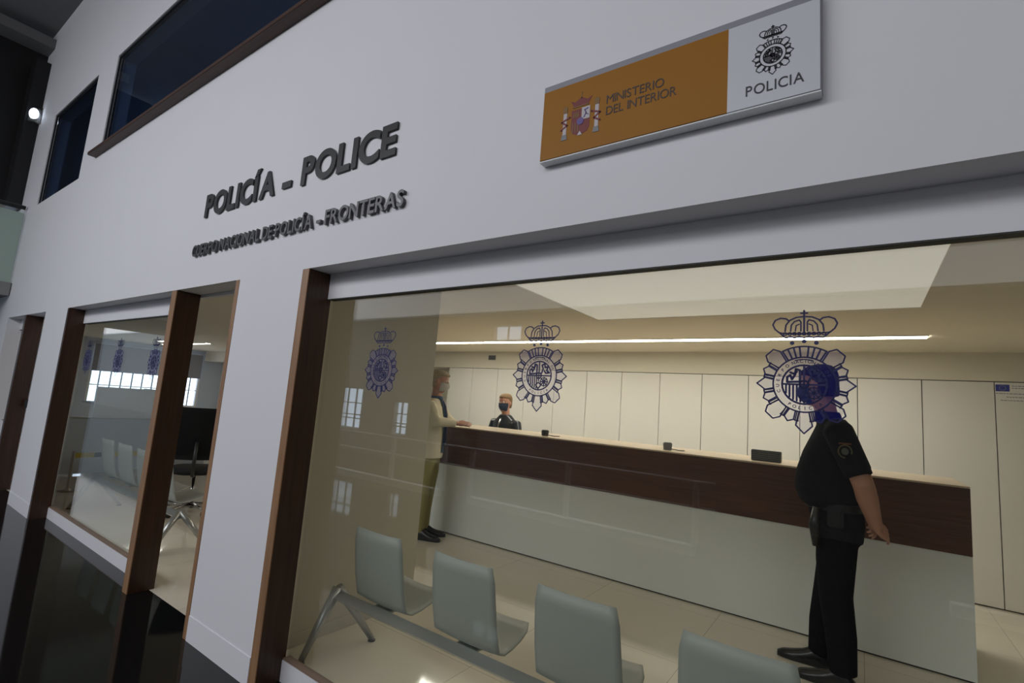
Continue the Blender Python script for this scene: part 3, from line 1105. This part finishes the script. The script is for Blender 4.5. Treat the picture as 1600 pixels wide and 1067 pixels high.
# white booth seen through the small left window
bo = thing('white_booth', 'white low office booth unit in front of the far bright window', 'desk', (-9.6, 1.15, 0))
obj('booth_panel', box(0, 0.04, 0, 0.85, 0, 1.26, 0.004), M_['hallwhite'], bo)
obj('booth_side', box(-0.6, 0, 0.81, 0.85, 0, 1.26, 0.004), M_['hallwhite'], bo)
obj('booth_top', box(-0.6, 0.0, 0.0, 0.81, 0.98, 1.01, 0.002), M_['leftwall'], bo)
lo = thing('low_wall_panel', 'low white screen along the left room behind the taped bench', 'screen', (-9.2, 0.45, 0))
obj('screen_panel', box(0, 0.04, 0, 2.2, 0.02, 0.80, 0.003), M_['leftwall'], lo)
obj('screen_cap', box(-0.004, 0.044, 0, 2.2, 0.80, 0.82, 0.002), M_['alu'], lo)
for yy in (0.1, 2.05):
    obj('screen_foot', box(-0.15, 0.19, yy, yy + 0.05, 0, 0.02), M_['alu'], lo)

# office chair in the doorway view
oc = thing('office_chair', 'black office swivel chair seen through the open doorway', 'chair', (-6.15, 1.22, 0), R(62))
b = bmesh.new()
N = 10
rows = []
for i in range(9):
    t_ = i / 8
    zz = 0.60 + 0.57 * t_
    wd = 0.23 * (0.94 + 0.06 * math.sin(t_ * PI)) - (0.02 if i in (0, 8) else 0)
    rows.append([b.verts.new((wd * (k / N * 2 - 1), -0.20 - 0.05 * t_ + 0.045 * (k / N * 2 - 1) ** 2 - 0.03 * math.sin(t_ * PI), zz)) for k in range(N + 1)])
for i in range(8):
    for k in range(N):
        b.faces.new((rows[i][k], rows[i][k + 1], rows[i + 1][k + 1], rows[i + 1][k]))
bmesh.ops.solidify(b, geom=b.faces[:], thickness=0.035)
obj('backrest', b, M_['blkfab'], oc, True)
b = bmesh.new()
loft(b, [(0, 0.02, 0.425, 0.16, 0.15), (0, 0.02, 0.445, 0.235, 0.225), (0, 0.02, 0.49, 0.245, 0.235), (0, 0.02, 0.505, 0.22, 0.21)], sq=0.6)
obj('seat', b, M_['blkfab'], oc, True)
b = bmesh.new()
tube(b, [(0, -0.12, 0.42), (0, -0.24, 0.44), (0, -0.27, 0.56), (0, -0.27, 0.80)], 0.018, 10)
obj('back_support', b, M_['blkpl'], oc, True)
b = bmesh.new()
tube(b, [(0, 0, 0.07), (0, 0, 0.25), (0, 0, 0.26), (0, 0, 0.43)], [0.028, 0.028, 0.016, 0.016], 12)
obj('gas_column', b, M_['chrome'], oc, True)
for k in range(5):
    a = k * 2 * PI / 5 + 0.3
    b = bmesh.new()
    tube(b, [(0, 0, 0.10), (0.28 * math.cos(a), 0.28 * math.sin(a), 0.075)], [0.022, 0.014], 8)
    lg = obj('base_arm', b, M_['chrome'], oc, True)
    b = bmesh.new()
    q = Vector((math.cos(a + PI / 2), math.sin(a + PI / 2), 0)) * 0.022
    c0 = Vector((0.28 * math.cos(a), 0.28 * math.sin(a), 0.030))
    tube(b, [c0 - q, c0 + q], 0.030, 14)
    tube(b, [c0 + Vector((0, 0, 0.03)), c0 + Vector((0, 0, 0.06))], 0.007, 8)
    obj('castor', b, M_['blkpl'], lg, True)
for s_ in (-1, 1):
    b = bmesh.new()
    tube(b, [(s_ * 0.18, 0.0, 0.44), (s_ * 0.27, 0.0, 0.46), (s_ * 0.28, 0.0, 0.66)], 0.013, 8)
    ar = obj('armrest', b, M_['blkpl'], oc, True)
    obj('arm_pad', box(s_ * 0.28 - 0.035, s_ * 0.28 + 0.035, -0.12, 0.13, 0.66, 0.685, 0.006), M_['blkpl'], ar)


# ------------------------------------------------------------------ people
def head_shape(bm, c, yaw=0.0, pitch_=0.0, s=1.0, ears=True):
    """c = centre of the skull; head height about 0.235*s; face towards +y before yaw"""
    rings = [  # z, centre y, half width, half depth
        (-0.122, 0.040, 0.022, 0.020), (-0.114, 0.036, 0.036, 0.036), (-0.096, 0.026, 0.050, 0.056), (-0.072, 0.014, 0.060, 0.074),
        (-0.045, 0.006, 0.067, 0.086), (-0.018, 0.000, 0.072, 0.093), (0.010, -0.004, 0.075, 0.098),
        (0.038, -0.006, 0.077, 0.100), (0.064, -0.008, 0.075, 0.096), (0.088, -0.010, 0.066, 0.084), (0.105, -0.012, 0.050, 0.064), (0.116, -0.012, 0.026, 0.034)]
    n = 32
    M = Matrix.Translation(Vector(c)) @ Matrix.Rotation(yaw, 4, 'Z') @ Matrix.Rotation(pitch_, 4, 'X') @ Matrix.Scale(s, 4)
    vr = []
    for (z, cy, rx, ry) in rings:
        row = []
        for k in range(n):
            a = 2 * PI * k / n
            x = rx * math.cos(a)
            y = cy + ry * math.sin(a)
            if math.sin(a) > 0:                                  # face side
                fx_ = abs(x)
                if -0.005 < z < 0.03 and 0.016 < fx_ < 0.045:      # eye sockets
                    y -= 0.011
                if 0.03 < z < 0.045 and fx_ < 0.045:              # brow
                    y += 0.004
                if -0.10 < z < -0.075 and fx_ < 0.02:
                    y += 0.004
            row.append(bm.verts.new(M @ Vector((x, y, z))))
        vr.append(row)
    for i in range(len(vr) - 1):
        for k in range(n):
            bm.faces.new((vr[i][k], vr[i][(k + 1) % n], vr[i + 1][(k + 1) % n], vr[i + 1][k]))
    bm.faces.new(vr[0])
    bm.faces.new(vr[-1])

    def bl(p, rx, ry, rz):
        g = bmesh.ops.create_uvsphere(bm, u_segments=12, v_segments=8, radius=1)
        bmesh.ops.scale(bm, vec=(rx, ry, rz), verts=g['verts'])
        bmesh.ops.translate(bm, vec=p, verts=g['verts'])
        bmesh.ops.transform(bm, matrix=M, verts=g['verts'])
    bl((0, 0.098, -0.010), 0.009, 0.014, 0.024)       # nose bridge
    bl((0, 0.104, -0.026), 0.014, 0.016, 0.011)       # nose tip
    bl((0, 0.086, -0.056), 0.022, 0.011, 0.006)       # lips
    bl((0, 0.085, -0.066), 0.018, 0.010, 0.006)
    if ears:
        for sx in (-1, 1):
            bl((sx * 0.077, -0.012, -0.006), 0.009, 0.018, 0.031)
    return M


def hair_shape(bm, M, front=0.05, low=-0.05, thick=1.09, tuft=True):
    """hair shell: skull cap that comes down to the ears and the nape"""
    n = 36
    rings = [(-0.075, -0.030, 0.058, 0.070), (-0.045, -0.022, 0.070, 0.082), (-0.018, -0.016, 0.0765, 0.088), (0.010, -0.012, 0.079, 0.094),
             (0.038, -0.008, 0.081, 0.100), (0.064, -0.006, 0.079, 0.101), (0.088, -0.008, 0.071, 0.092), (0.108, -0.012, 0.054, 0.070), (0.121, -0.014, 0.028, 0.036)]
    vr = []
    for i, (z, cy, rx, ry) in enumerate(rings):
        row = []
        for k in range(n):
            a = 2 * PI * k / n
            c_, s_ = math.cos(a), math.sin(a)
            wob = 1 + 0.02 * math.sin(k * 2.3 + i * 1.7)
            x = rx * 1.04 * c_ * wob
            y = cy + ry * 1.04 * s_ * wob
            if s_ > 0.10 and z < front:                    # keep the face clear
                y = cy + ry * (0.10 + 0.15 * max(0, (z + 0.03) / 0.1)) * 1.0
                x = rx * 0.93 * c_
            row.append(bm.verts.new(M @ Vector((x, y, z))))
        vr.append(row)
    for i in range(len(vr) - 1):
        for k in range(n):
            bm.faces.new((vr[i][k], vr[i][(k + 1) % n], vr[i + 1][(k + 1) % n], vr[i + 1][k]))
    bm.faces.new(vr[0])
    bm.faces.new(vr[-1])


def hand_shape(bm, wrist, d, nrm, side=1, curl=0.35, s=1.0):
    """palm and five bent fingers; d = pointing direction, nrm = back of the hand"""
    d = Vector(d).normalized()
    nrm = Vector(nrm)
    nrm = (nrm - d * nrm.dot(d)).normalized()
    t = d.cross(nrm) * side
    w0 = Vector(wrist)
    for k in range(5):
        u = (k - 2) / 2
        tube(bm, [w0 + t * u * 0.018 * s - d * 0.01, w0 + d * 0.045 * s + t * u * 0.030 * s, w0 + d * 0.090 * s + t * u * 0.034 * s], [0.015 * s, 0.0155 * s, 0.011 * s], 8)
    lens = [0.072, 0.080, 0.074, 0.058]
    for k in range(4):
        u = (k - 1.5) / 1.5
        p = w0 + d * 0.088 * s + t * u * 0.031 * s
        L = lens[k] * s
        dirn = (d + t * u * 0.12).normalized()
        pts = [p - dirn * 0.01]
        ang = 0
        q = p
        for j in range(3):
            ang += curl * (0.6 + 0.3 * j)
            dd = (dirn * math.cos(ang) - nrm * math.sin(ang)).normalized()
            q = q + dd * L * (0.42, 0.32, 0.26)[j]
            pts.append(q)
        tube(bm, pts, [0.0098 * s, 0.0092 * s, 0.0086 * s, 0.0068 * s], 8)
    p = w0 + d * 0.025 * s - t * 0.026 * s
    tube(bm, [p, p + (d * 0.6 - t * 0.8) .normalized() * 0.038 * s, p + (d * 0.6 - t * 0.8).normalized() * 0.038 * s + (d * 0.95 - nrm * 0.25).normalized() * 0.032 * s], [0.013 * s, 0.0105 * s, 0.0078 * s], 8)


def shoe_shape(bm, heel, d, s=1.0):
    d = Vector((d[0], d[1], 0)).normalized()
    t = Vector((-d.y, d.x, 0))
    hx = Vector(heel)
    prof = [(-0.02, 0.030, 0.030, 0.050), (0.02, 0.037, 0.050, 0.060), (0.08, 0.038, 0.058, 0.064), (0.14, 0.043, 0.040, 0.046), (0.20, 0.047, 0.030, 0.034), (0.25, 0.040, 0.024, 0.028), (0.28, 0.020, 0.016, 0.020)]
    n = 16
    vr = []
    for (q, wx, hz, cz) in prof:
        row = []
        for k in range(n):
            a = 2 * PI * k / n
            z = max(0.0, hz * math.sin(a) * (1.0 if math.sin(a) > 0 else 2.0) + hz * 1.0)
            row.append(bm.verts.new(hx + (d * q + t * wx * math.cos(a)) * s + Vector((0, 0, z * s))))
        vr.append(row)
    for i in range(len(vr) - 1):
        for k in range(n):
            bm.faces.new((vr[i][k], vr[i][(k + 1) % n], vr[i + 1][(k + 1) % n], vr[i + 1][k]))
    bm.faces.new(vr[0])
    bm.faces.new(vr[-1])


def eyes(parent, M, y=0.078):
    for sx in (-1, 1):
        b = bmesh.new()
        g = bmesh.ops.create_uvsphere(b, u_segments=12, v_segments=8, radius=0.0115)
        bmesh.ops.translate(b, vec=(sx * 0.030, y, 0.010), verts=g['verts'])
        g = bmesh.ops.create_uvsphere(b, u_segments=10, v_segments=6, radius=0.006)
        bmesh.ops.translate(b, vec=(sx * 0.030, y + 0.0075, 0.010), verts=g['verts'])
        for v in g['verts']:
            for f in v.link_faces:
                f.material_index = 1
        bmesh.ops.transform(b, matrix=M, verts=b.verts)
        obj('eye', b, [M_['eye'], M_['darkhair']], parent, True)


def mask_shape(M):
    b = bmesh.new()
    n = 14
    rows = []
    for (z, out) in ((-0.004, 0.004), (-0.020, 0.014), (-0.040, 0.020), (-0.062, 0.016), (-0.085, 0.008), (-0.108, 0.0)):
        row = []
        for k in range(n + 1):
            a = R(12 + 156 * k / n)
            wd = 0.074 - max(0, -z - 0.05) * 0.35
            dp = 0.098 - max(0, -z - 0.06) * 0.7
            row.append(b.verts.new(M @ Vector((wd * math.cos(a), 0.008 + (dp + out * math.sin(a) ** 6) * math.sin(a), z))))
        rows.append(row)
    for i in range(len(rows) - 1):
        for k in range(n):
            b.faces.new((rows[i][k], rows[i][k + 1], rows[i + 1][k + 1], rows[i + 1][k]))
    bmesh.ops.solidify(b, geom=b.faces[:], thickness=0.003)
    return b


# ---- officer: faces -x, local +y = world -x, local -x = world -y (towards the glass)
po = thing('person', 'standing person in black short-sleeved uniform, hands clasped behind the back', 'person', (-0.12, 2.30, 0), R(90))
b = bmesh.new()
MO = head_shape(b, (0.0, 0.105, 1.745), R(-18), R(-6), 1.08)
tube(b, [(0, 0.05, 1.50), (0, 0.065, 1.58), (0, 0.085, 1.68)], [0.068, 0.062, 0.064], 16)
loft(b, [(0, 0.02, 0.95, 0.15, 0.11), (0, 0.06, 1.10, 0.15, 0.15), (0, 0.04, 1.30, 0.16, 0.12), (0, 0.02, 1.46, 0.15, 0.085), (0, 0.03, 1.53, 0.07, 0.06)])
arms = {}
for sx in (-1, 1):
    sh = Vector((sx * 0.195, -0.005, 1.465))
    el = Vector((sx * 0.265, -0.125, 1.17))
    wr = Vector((sx * 0.075, -0.185, 0.925))
    arms[sx] = (sh, el, wr)
    tube(b, [sh, sh.lerp(el, 0.5), el, el.lerp(wr, 0.3), wr], [0.056, 0.054, 0.052, 0.055, 0.034], 16)
    hp = Vector((sx * 0.10, 0.0, 0.96))
    tube(b, [hp, (sx * 0.10, 0.015, 0.55), (sx * 0.10, -0.005 + (0.03 if sx > 0 else -0.02), 0.12)], [0.055, 0.045, 0.036], 14)
hand_shape(b, arms[-1][2], (0.75, -0.50, -0.42), (-0.3, -0.9, 0.3), 1, 0.35, 1.05)
hand_shape(b, arms[1][2] + Vector((0, 0.02, 0.02)), (-0.8, -0.12, -0.35), (0.2, -0.9, 0.3), -1, 0.45, 1.05)
body = skin_obj('body', b, M_['skin'], po, 0.0065, 3)
b = bmesh.new()
hair_shape(b, MO, front=0.052)
skin_obj('hair', b, M_['darkhair'], po, 0.007, 3)
eyes(po, MO)
obj('face_mask', mask_shape(MO), M_['bluecloth'], po, True)
# shirt with short sleeves
b = bmesh.new()
loft(b, [(0, 0.020, 0.98, 0.170, 0.135), (0, 0.045, 1.02, 0.180, 0.165), (0, 0.060, 1.10, 0.185, 0.180), (0, 0.055, 1.20, 0.190, 0.172), (0, 0.040, 1.32, 0.200, 0.150), (0, 0.020, 1.42, 0.195, 0.125), (0, 0.020, 1.49, 0.155, 0.095), (0, 0.035, 1.535, 0.085, 0.075)], sq=0.9)
for sx in (-1, 1):
    sh, el, wr = arms[sx]
    tube(b, [sh + Vector((-sx * 0.06, 0.005, 0.015)), sh, sh.lerp(el, 0.5), sh.lerp(el, 0.86)], [0.065, 0.078, 0.074, 0.071], 18)
skin_obj('shirt', b, M_['uniform'], po, 0.010, 4)
b = bmesh.new()
loft(b, [(0, 0.045, 1.505, 0.082, 0.075), (0, 0.055, 1.56, 0.078, 0.072), (0, 0.060, 1.575, 0.076, 0.070)])
obj('collar', b, M_['uniform'], po, True)
# trousers
b = bmesh.new()
loft(b, [(0, 0.0, 0.80, 0.168, 0.125), (0, 0.005, 0.90, 0.172, 0.140), (0, 0.020, 1.00, 0.170, 0.148), (0, 0.025, 1.02, 0.165, 0.145)])
feet = {}
for sx in (-1, 1):
    fy = -0.02 if sx < 0 else 0.10
    feet[sx] = Vector((sx * 0.11, fy - 0.04, 0))
    tube(b, [(sx * 0.085, 0.0, 0.90), (sx * 0.095, 0.012, 0.70), (sx * 0.10, 0.020 + fy * 0.3, 0.50), (sx * 0.105, fy * 0.8 + 0.005, 0.28), (sx * 0.11, fy, 0.085)], [0.110, 0.104, 0.088, 0.080, 0.070], 18)
skin_obj('trousers', b, M_['uniform'], po, 0.011, 4)
for sx in (-1, 1):
    b = bmesh.new()
    shoe_shape(b, feet[sx], (0.0, 1.0, 0), 1.0)
    obj('shoe', b, M_['shoe'], po, True)
b = bmesh.new()
loft(b, [(0, 0.022, 0.985, 0.178, 0.155), (0, 0.024, 1.030, 0.178, 0.157)], n=40)
obj('duty_belt', b, M_['belt'], po, False)
obj('belt_pouch', box(-0.205, -0.168, -0.03, 0.05, 0.90, 1.02, 0.008), M_['belt'], po)
obj('holster', box(0.165, 0.215, -0.02, 0.06, 0.82, 1.02, 0.010), M_['belt'], po)
b = bmesh.new()
tube(b, [(-0.19, 0.10, 1.0), (-0.205, 0.115, 0.90), (-0.195, 0.105, 0.78)], [0.024, 0.030, 0.020], 12)
obj('radio_pouch', b, M_['belt'], po, True)
# round sleeve badge on the left sleeve (towards the glass)
pt = arms[-1][0].lerp(arms[-1][1], 0.40)
b = bmesh.new()
ag = Vector((pt.x - 0.073, pt.y + 0.01, pt.z))
for (rad, dx, mi_) in ((0.036, 0.0, 0), (0.029, -0.0015, 1), (0.018, -0.003, 2)):
    vv = [b.verts.new((ag.x + dx - 0.004, ag.y + rad * math.cos(k * PI / 10), ag.z + rad * 1.1 * math.sin(k * PI / 10))) for k in range(20)]
    f = b.faces.new(vv)
    ex = bmesh.ops.extrude_face_region(b, geom=[f])
    bmesh.ops.translate(b, vec=(0.010, 0, 0), verts=[v for v in ex['geom'] if isinstance(v, bmesh.types.BMVert)])
    for f2 in b.faces:
        if all(abs((v.co - ag).yz.length - rad) < rad * 0.12 for v in f2.verts):
            f2.material_index = mi_
obj('sleeve_badge', b, [mat('badge_olive', (0.10, 0.085, 0.03), 0.6), M_['uniform'], mat('badge_grey', (0.09, 0.09, 0.07), 0.6)], po)
obj('badge_flag', box(ag.x - 0.006, ag.x + 0.004, ag.y - 0.03, ag.y + 0.03, ag.z + 0.040, ag.z + 0.048), mat('badge_red', (0.16, 0.05, 0.015), 0.6), po)
b = bmesh.new()
wq = arms[-1][2] + Vector((-0.008, 0.006, 0.028))
dv = (arms[-1][2] - arms[-1][1]).normalized()
tube(b, [wq - dv * 0.012, wq + dv * 0.012], 0.037, 18)
obj('wristwatch', b, M_['blkpl'], po, True)

# ---- man in cream jacket leaning at the counter, faces right and towards the counter
pm = thing('person', 'grey-haired person with white mask and cream jacket leaning on the counter', 'person', (-3.84, 2.55, 0), R(-62))
b = bmesh.new()
MM = head_shape(b, (0.02, 0.04, 1.665), R(8), R(-8), 1.0)
tube(b, [(0, 0.01, 1.44), (0.005, 0.02, 1.52), (0.015, 0.03, 1.60)], [0.062, 0.056, 0.058], 16)
loft(b, [(0, 0, 0.95, 0.14, 0.10), (0, 0.01, 1.15, 0.13, 0.10), (0, 0, 1.30, 0.15, 0.10), (0, 0, 1.42, 0.13, 0.08), (0, 0.01, 1.47, 0.06, 0.055)])
# left arm (towards the counter) and right arm (towards the glass), both hands on the counter top
LA = [Vector((-0.18, 0.0, 1.40)), Vector((-0.24, 0.10, 1.25)), Vector((-0.13, 0.20, 1.215))]
RA = [Vector((0.18, 0.0, 1.40)), Vector((0.20, 0.10, 1.23)), Vector((0.03, 0.28, 1.225))]
tube(b, [LA[0], LA[0].lerp(LA[1], .5), LA[1], LA[2]], [0.046, 0.044, 0.040, 0.026], 14)
tube(b, [RA[0], RA[0].lerp(RA[1], .5), RA[1], RA[2]], [0.046, 0.044, 0.040, 0.026], 14)
hand_shape(b, RA[2], (-0.15, 0.95, 0.02), (0.5, 0.1, 0.85), 1, 0.22, 1.0)
hand_shape(b, LA[2], (-0.10, 0.95, -0.02), (-0.2, 0.1, 0.95), -1, 0.25, 1.0)
for sx in (-1, 1):
    tube(b, [(sx * 0.09, 0, 0.95), (sx * 0.09, 0.0, 0.52), (sx * 0.09, 0.0, 0.10)], [0.075, 0.05, 0.034], 12)
skin_obj('body', b, M_['skin'], pm, 0.007, 3)
b = bmesh.new()
hair_shape(b, MM, front=0.056)
for k in range(9):
    a = R(20 + 140 * k / 8)
    p = MM @ Vector((0.055 * math.cos(a), 0.070 * math.sin(a), 0.085))
    q = MM @ Vector((0.074 * math.cos(a), 0.103 * math.sin(a), 0.068))
    tube(b, [p, q], [0.020, 0.012], 8)
skin_obj('hair', b, M_['greyhair'], pm, 0.007, 2)
eyes(pm, MM)
obj('face_mask', mask_shape(MM), M_['mask'], pm, True)
b = bmesh.new()
loft(b, [(0, 0.0, 0.84, 0.190, 0.140), (0, 0.0, 0.95, 0.182, 0.138), (0, 0.005, 1.10, 0.170, 0.135), (0, 0.0, 1.28, 0.188, 0.135), (0, 0.0, 1.38, 0.190, 0.115), (0, 0.0, 1.44, 0.140, 0.085), (0, 0.008, 1.475, 0.078, 0.066)])
for A in (LA, RA):
    tube(b, [A[0] * 0.8 + Vector((0, 0, 0.285)), A[0], A[0].lerp(A[1], .5), A[1], A[1].lerp(A[2], 0.9)], [0.055, 0.066, 0.064, 0.060, 0.042], 16)
skin_obj('jacket', b, M_['cream_coat'], pm, 0.010, 3)
b = bmesh.new()                                    # shirt front showing between the lapels
n = 8
rows = []
for z, wd, dp in ((0.90, 0.050, 0.143), (1.05, 0.052, 0.146), (1.20, 0.054, 0.148), (1.32, 0.060, 0.139), (1.42, 0.055, 0.110), (1.47, 0.045, 0.080)):
    rows.append([b.verts.new((wd * (k / n * 2 - 1), dp + 0.004 - 0.30 * (wd * (k / n * 2 - 1)) ** 2 * 8, z)) for k in range(n + 1)])
for i in range(len(rows) - 1):
    for k in range(n):
        b.faces.new((rows[i][k], rows[i][k + 1], rows[i + 1][k + 1], rows[i + 1][k]))
bmesh.ops.solidify(b, geom=b.faces[:], thickness=0.02)
obj('shirt_front', b, M_['bluecloth'], pm, True)
b = bmesh.new()
tube(b, [(0, 0.098, 1.455), (0, 0.130, 1.40), (0, 0.152, 1.30), (0, 0.160, 1.15), (0, 0.158, 0.98)], [0.014, 0.018, 0.024, 0.032, 0.036], 10, flat=0.3)
obj('necktie', b, M_['tie'], pm, True)
b = bmesh.new()
loft(b, [(0, 0.02, 1.455, 0.075, 0.070), (0, 0.024, 1.50, 0.066, 0.064)])
obj('collar', b, M_['bluecloth'], pm, True)
b = bmesh.new()
loft(b, [(0, 0.0, 0.78, 0.155, 0.115), (0, 0.0, 0.90, 0.160, 0.125), (0, 0, 0.98, 0.150, 0.12)])
for sx in (-1, 1):
    tube(b, [(sx * 0.08, 0.0, 0.88), (sx * 0.085, 0.01, 0.68), (sx * 0.085, 0.0, 0.48), (sx * 0.085, -0.01, 0.28), (sx * 0.085, -0.01, 0.075)], [0.092, 0.084, 0.068, 0.060, 0.052], 16)
skin_obj('trousers', b, M_['khaki'], pm, 0.010, 3)
for sx in (-1, 1):
    b = bmesh.new()
    shoe_shape(b, (sx * 0.085, -0.05, 0), (sx * 0.1, 1, 0), 1.0)
    obj('shoe', b, M_['shoe'], pm, True)

# ---- clerk behind the counter, in dark blue glossy jacket, faces the hall
pc = thing('person', 'clerk in dark glossy jacket behind the counter, facing the glass', 'person', (-3.84, 3.92, 0), R(170))
b = bmesh.new()
MC = head_shape(b, (0, 0.03, 1.49), R(8), R(-4), 0.98)
tube(b, [(0, 0.0, 1.28), (0, 0.01, 1.36), (0, 0.02, 1.43)], [0.06, 0.054, 0.055], 14)
loft(b, [(0, 0, 0.80, 0.14, 0.10), (0, 0, 1.0, 0.13, 0.10), (0, 0, 1.15, 0.15, 0.10), (0, 0, 1.26, 0.13, 0.08), (0, 0, 1.31, 0.06, 0.055)])
for sx in (-1, 1):
    tube(b, [(sx * 0.18, 0, 1.24), (sx * 0.24, 0.02, 0.98), (sx * 0.17, 0.20, 0.83)], [0.045, 0.04, 0.026], 12)
    hand_shape(b, (sx * 0.17, 0.20, 0.83), (-sx * 0.4, 0.9, -0.05), (0, 0.1, 1), sx, 0.3, 0.95)
    tube(b, [(sx * 0.09, 0, 0.82), (sx * 0.09, 0.01, 0.45), (sx * 0.09, 0.0, 0.10)], [0.075, 0.05, 0.034], 12)
skin_obj('body', b, M_['skin'], pc, 0.008, 3)
b = bmesh.new()
hair_shape(b, MC, front=0.050)
skin_obj('hair', b, M_['brownhair'], pc, 0.008, 3)
eyes(pc, MC)
obj('face_mask', mask_shape(MC), M_['bluecloth'], pc, True)
b = bmesh.new()
loft(b, [(0, 0, 0.74, 0.175, 0.135), (0, 0, 0.95, 0.175, 0.135), (0, 0, 1.12, 0.195, 0.135), (0, 0, 1.22, 0.205, 0.115), (0, 0, 1.275, 0.155, 0.090), (0, 0.005, 1.335, 0.075, 0.070)])
for sx in (-1, 1):
    tube(b, [(sx * 0.14, 0, 1.225), (sx * 0.195, 0, 1.225), (sx * 0.235, 0.01, 1.10), (sx * 0.250, 0.02, 0.98), (sx * 0.18, 0.18, 0.845)], [0.055, 0.070, 0.068, 0.062, 0.045], 16)
skin_obj('jacket', b, M_['navy'], pc, 0.011, 3)
b = bmesh.new()
tube(b, [(0, 0.088, 1.29), (0, 0.128, 1.20), (0, 0.142, 1.0), (0, 0.140, 0.80)], [0.014, 0.012, 0.010, 0.010], 8, flat=0.4)
obj('jacket_zip', b, M_['chrome'], pc, True)
b = bmesh.new()
loft(b, [(0, 0, 0.68, 0.15, 0.11), (0, 0, 0.82, 0.155, 0.12)])
for sx in (-1, 1):
    tube(b, [(sx * 0.08, 0, 0.78), (sx * 0.085, 0.0, 0.42), (sx * 0.085, 0, 0.075)], [0.088, 0.064, 0.05], 14)
skin_obj('trousers', b, M_['tie'], pc, 0.012, 3)
for sx in (-1, 1):
    b = bmesh.new()
    shoe_shape(b, (sx * 0.085, -0.05, 0), (sx * 0.15, 1, 0), 0.95)
    obj('shoe', b, M_['shoe'], pc, True)
